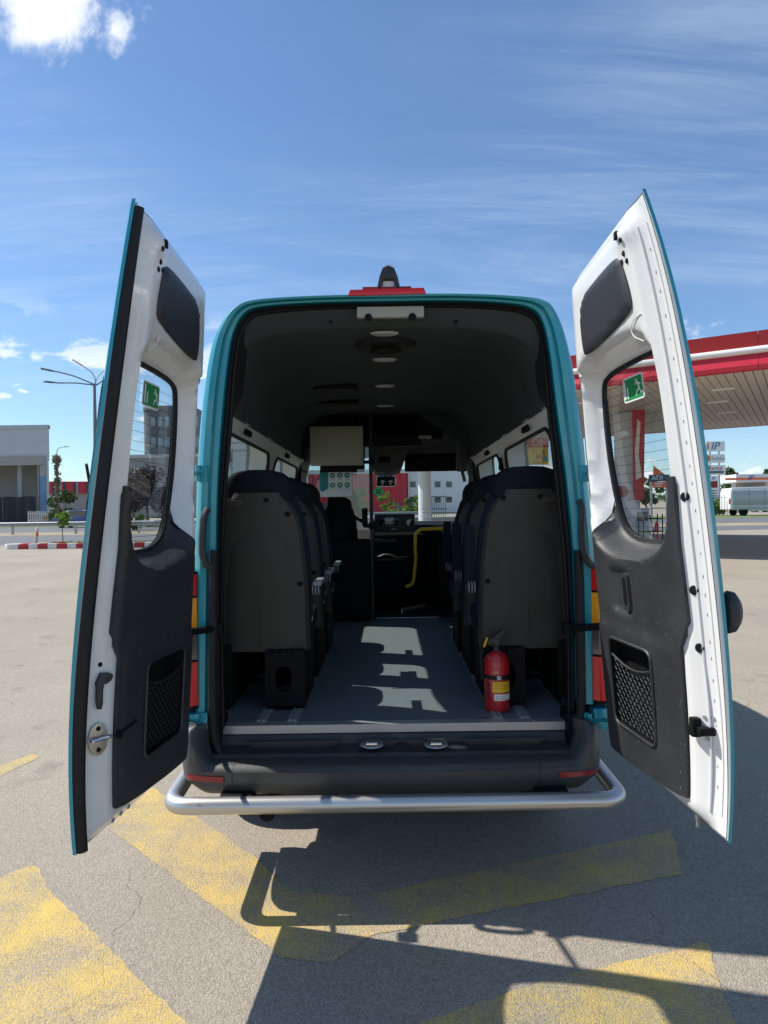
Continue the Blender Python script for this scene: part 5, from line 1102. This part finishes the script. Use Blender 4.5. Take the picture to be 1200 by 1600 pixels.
# blue car on the far carriageway
bc = empty('blue_car', (at(127, CY, 56).x, 56, gz(56)), label='blue hatchback passing behind the guard rail', category='car')
vehicle(bc, chaikin([(-2.0, .35), (-2.08, .75), (-1.55, .92), (-.95, 1.40), (.6, 1.46), (1.45, 1.05), (1.95, .85), (2.0, .35)], 2), 1.72, 'car_blue', .31, (-1.25, 1.2), .05)
b = B(); b.prism([(-1.25, -.862, .96), (-.85, -.862, 1.33), (.5, -.862, 1.37), (1.05, -.862, 1.0)], (0, -.008, 0)); b.build('side_window', 'pane_dark', bc)
# things seen through the left door's window
D = 92; p = at(250, 700, D); ob = empty('office_building', (p.x, D, gz(D)), label='dark grey four storey office block with rounded corner', category='building'); G = gz(D)
zt = at(240, 640, D).z-G; w0 = at(218, 700, D).x-p.x; w1 = at(300, 700, D).x-p.x
outl = [(w0, 12)]+[(w0+2.2-2.2*math.cos(a), 2.2-2.2*math.sin(a)) for a in [k*math.pi/2/8 for k in range(9)]]+[(w1, 0), (w1, 12)]
b = B(); b.prism([(x, y, 0) for x, y in outl], (0, 0, zt)); b.build('wall', 'wall_dark', ob, angle=30); b = B(); b.prism([(x*1.02, y-.15, zt) for x, y in outl], (0, 0, .5)); b.build('parapet', 'wall_dark', ob, angle=30)
for r_ in range(5):
    for k in range(7):
        x = w0+1.9+k*.95; b = B(); b.box((x, -.03, 2.0+r_*2.75), (.62, .08, 1.25)); wn_ = b.build('window', 'pane_blue', ob); b = B(); b.box((x, -.08, 2.0+r_*2.75-.7), (.74, .14, .08)); b.build('sill', 'wall_mid', wn_)
D = 74; p = at(240, 760, D); wl2 = empty('low_building', (p.x, D, gz(D)), label='long plain grey building in front of the office block', category='building'); G = gz(D)
sb(188, 712, 330, 806, 'wall_mid', 'wall', 2, 4, wl2); sb(187, 711, 331, 714, 'wall_grey', 'coping', 2, 4.3, wl2)
for k in range(4): sb(200+k*30, 745, 212+k*30, 765, 'pane_dark', 'window', -.02, .06, wl2)
tree('purple_plum_tree', base(232, 56), 4.7, 2.3, .12, 'leaf_purple', 'round purple leaved plum tree seen through the left door window', n=3200, leaf=.15, bare=.36, clumps=30)
tree('purple_plum_tree', base(203, 60), 4.2, 1.8, .11, 'leaf_purple', 'smaller purple leaved tree beside the round plum tree', n=2000, leaf=.15, bare=.36, clumps=22)
bush('hedge_bush', base(212, 48), (.7, .6, 1.3), 'leaf_green', 'green rounded bush at the foot of the plum trees', n=700)
# buildings seen through the left side windows
D = 60; p = at(375, 730, D); pw = empty('pale_building', (p.x, D, gz(D)), label='pale clad building seen through the left side windows', category='building'); G = gz(D)
sb(336, 640, 470, 810, 'wall_white', 'wall', 3, 6, pw)
for k in range(5): sb(336, 655+k*12, 470, 656+k*12, 'wall_mid', 'cladding_joint', -.02, .05, pw)
for x in (350, 385, 425, 448): sb(x, 702, x+14, 722, 'pane_dark', 'window', -.03, .08, pw)
# ahead of the van, through the windscreen
D = 104; p = at(600, 770, D); rdb = empty('red_building', (p.x, D, gz(D)), label='red clad shop building with a green clover sign', category='building'); G = gz(D)
sb(480, 738, 636, 801, 'cladding_red', 'wall', 4, 8, rdb); sb(480, 735, 637, 739, 'wall_white', 'coping', 4, 8.3, rdb)
for k in range(10): sb(490+k*15, 739, 490.6+k*15, 800, 'dark_red', 'panel_joint', -.01, .06, rdb)
for dx, dz in ((0, .42), (.42, 0), (-.42, 0), (0, -.42)):
    q = at(591.5, 768, D-.2); b = B(); b.lathe([(0, 0), (.40, 0), (.40, .1)], (q.x-p.x+dx, -.15, q.z-G+dz), (0, -1, 0), 16); b.build('clover_leaf', 'sign_green', rdb)
for x in (500, 530, 560, 615): sb(x, 786, x+12, 800, 'pane_dark', 'shop_window', -.03, .1, rdb)
p = at(690, 760, D); wb = empty('white_building', (p.x, D, gz(D)), label='white modern building right of the red shop building', category='building')
sb(637, 722, 735, 803, 'wall_white', 'wall', 5, 8, wb)
for y in (752, 776):
    for x in (641, 680, 698): sb(x, y, x+9, y+9, 'pane_dark', 'window', .98, .08, wb)
p = at(682, 785, 60); D = 60; G = gz(D); gt = empty('iron_gate', (p.x, D, gz(D)), label='grey barred gate beside the round white canopy column', category='gate')
for k in range(9): b = B(); b.box((-.8+k*.2, 0, 1.1), (.05, .04, 2.2)); b.build('bar', 'lamp_metal', gt)
for z in (.2, 1.1, 2.15): b = B(); b.box((0, .04, z), (1.8, .04, .07)); b.build('rail', 'lamp_metal', gt)
for i, (px, h) in enumerate(((562, 3.8), (603, 3.0), (641, 2.3), (651, 2.6))): tree('street_tree', base(px, 86+i), h, 1.0, .07, 'leaf_fresh' if i % 2 else 'leaf_green', ['taller slim tree left of the clover sign', 'slim pale tree right of the clover sign', 'short tree where red and white buildings meet', 'green tree in front of the white building'][i], n=700, leaf=.16, bare=.2, clumps=12)
hd = bush('clipped_hedge', base(630, 80), (2.6, .6, 1.3), 'leaf_fresh', 'low clipped hedge along the road ahead of the van', n=1800, leaf=.12, category='hedge')
guardrail(-12, 8, 66, 'pale guard rail ahead of the van, seen through the windscreen')
# hedge and fence near the pylon, scattered far trees
bush('roadside_hedge', base(1119, 66), (1.5, .9, 2.2), 'leaf_fresh', 'overgrown green hedge at the foot of the price pylon', n=2600, leaf=.12, category='hedge')
bush('roadside_hedge', base(1200, 78), (6, .9, 1.4), 'leaf_green', 'low green hedge behind the white parked van', n=2600, leaf=.16, category='hedge')
D = 65; fx = at(1119, CY, D).x; rf = empty('mesh_fence', (fx, D-1.3, gz(D)), label='thin dark fence in front of the pylon hedge', category='fence')
for k in range(8): b = B(); b.tube([(-.9+k*.27, 0, 0), (-.9+k*.27, 0, 1.9)], .018, 5); b.build('post', 'dark', rf)
for z in (.4, 1.7): b = B(); b.tube([(-.95, 0, z), (1.05, 0, z)], .015, 5); b.build('rail', 'dark', rf)
for i, (px, D_, h) in enumerate(((1140, 130, 7), (1162, 140, 6), (1215, 120, 8), (985, 120, 7), (1010, 130, 6))):
    tree('roadside_tree', base(px, D_), h, 2.6, .2, 'leaf_dark', ['distant tree standing left of the small station', 'distant tree behind the small station kiosk', 'distant tree beyond the right end of the small station', 'distant tree beside the shop sign gable', 'distant tree between shop sign and canopy column'][i], n=900, leaf=.4, bare=.2, clumps=14, group='distant trees')
# distant wooded rise closing the horizon
b = B(); vs, fs = [], []
for k in range(9000):
    a = random.uniform(-1.15, 1.15); R_ = random.uniform(300, 380); hh = 3+4*abs(math.sin(a*9)+.5*math.sin(a*23)); x_, y_ = R_*math.sin(a), R_*math.cos(a); z_ = gz(y_)+random.random()**.7*hh; s_ = random.uniform(.5, 1.2); n0 = len(vs)
    e = V((random.gauss(0, 1), random.gauss(0, 1), random.gauss(0, 1))).normalized(); f = e.orthogonal().normalized(); c = V((x_, y_, z_)); vs += [c-e*s_, c+f*s_, c+e*s_, c-f*s_]; fs.append((n0, n0+1, n0+2, n0+3))
b.faces(vs, fs); b.build('distant_wood', 'leaf_dark', None, smooth=False, weld=1e-7, kind='stuff', label='far belt of trees along the horizon', category='wood')
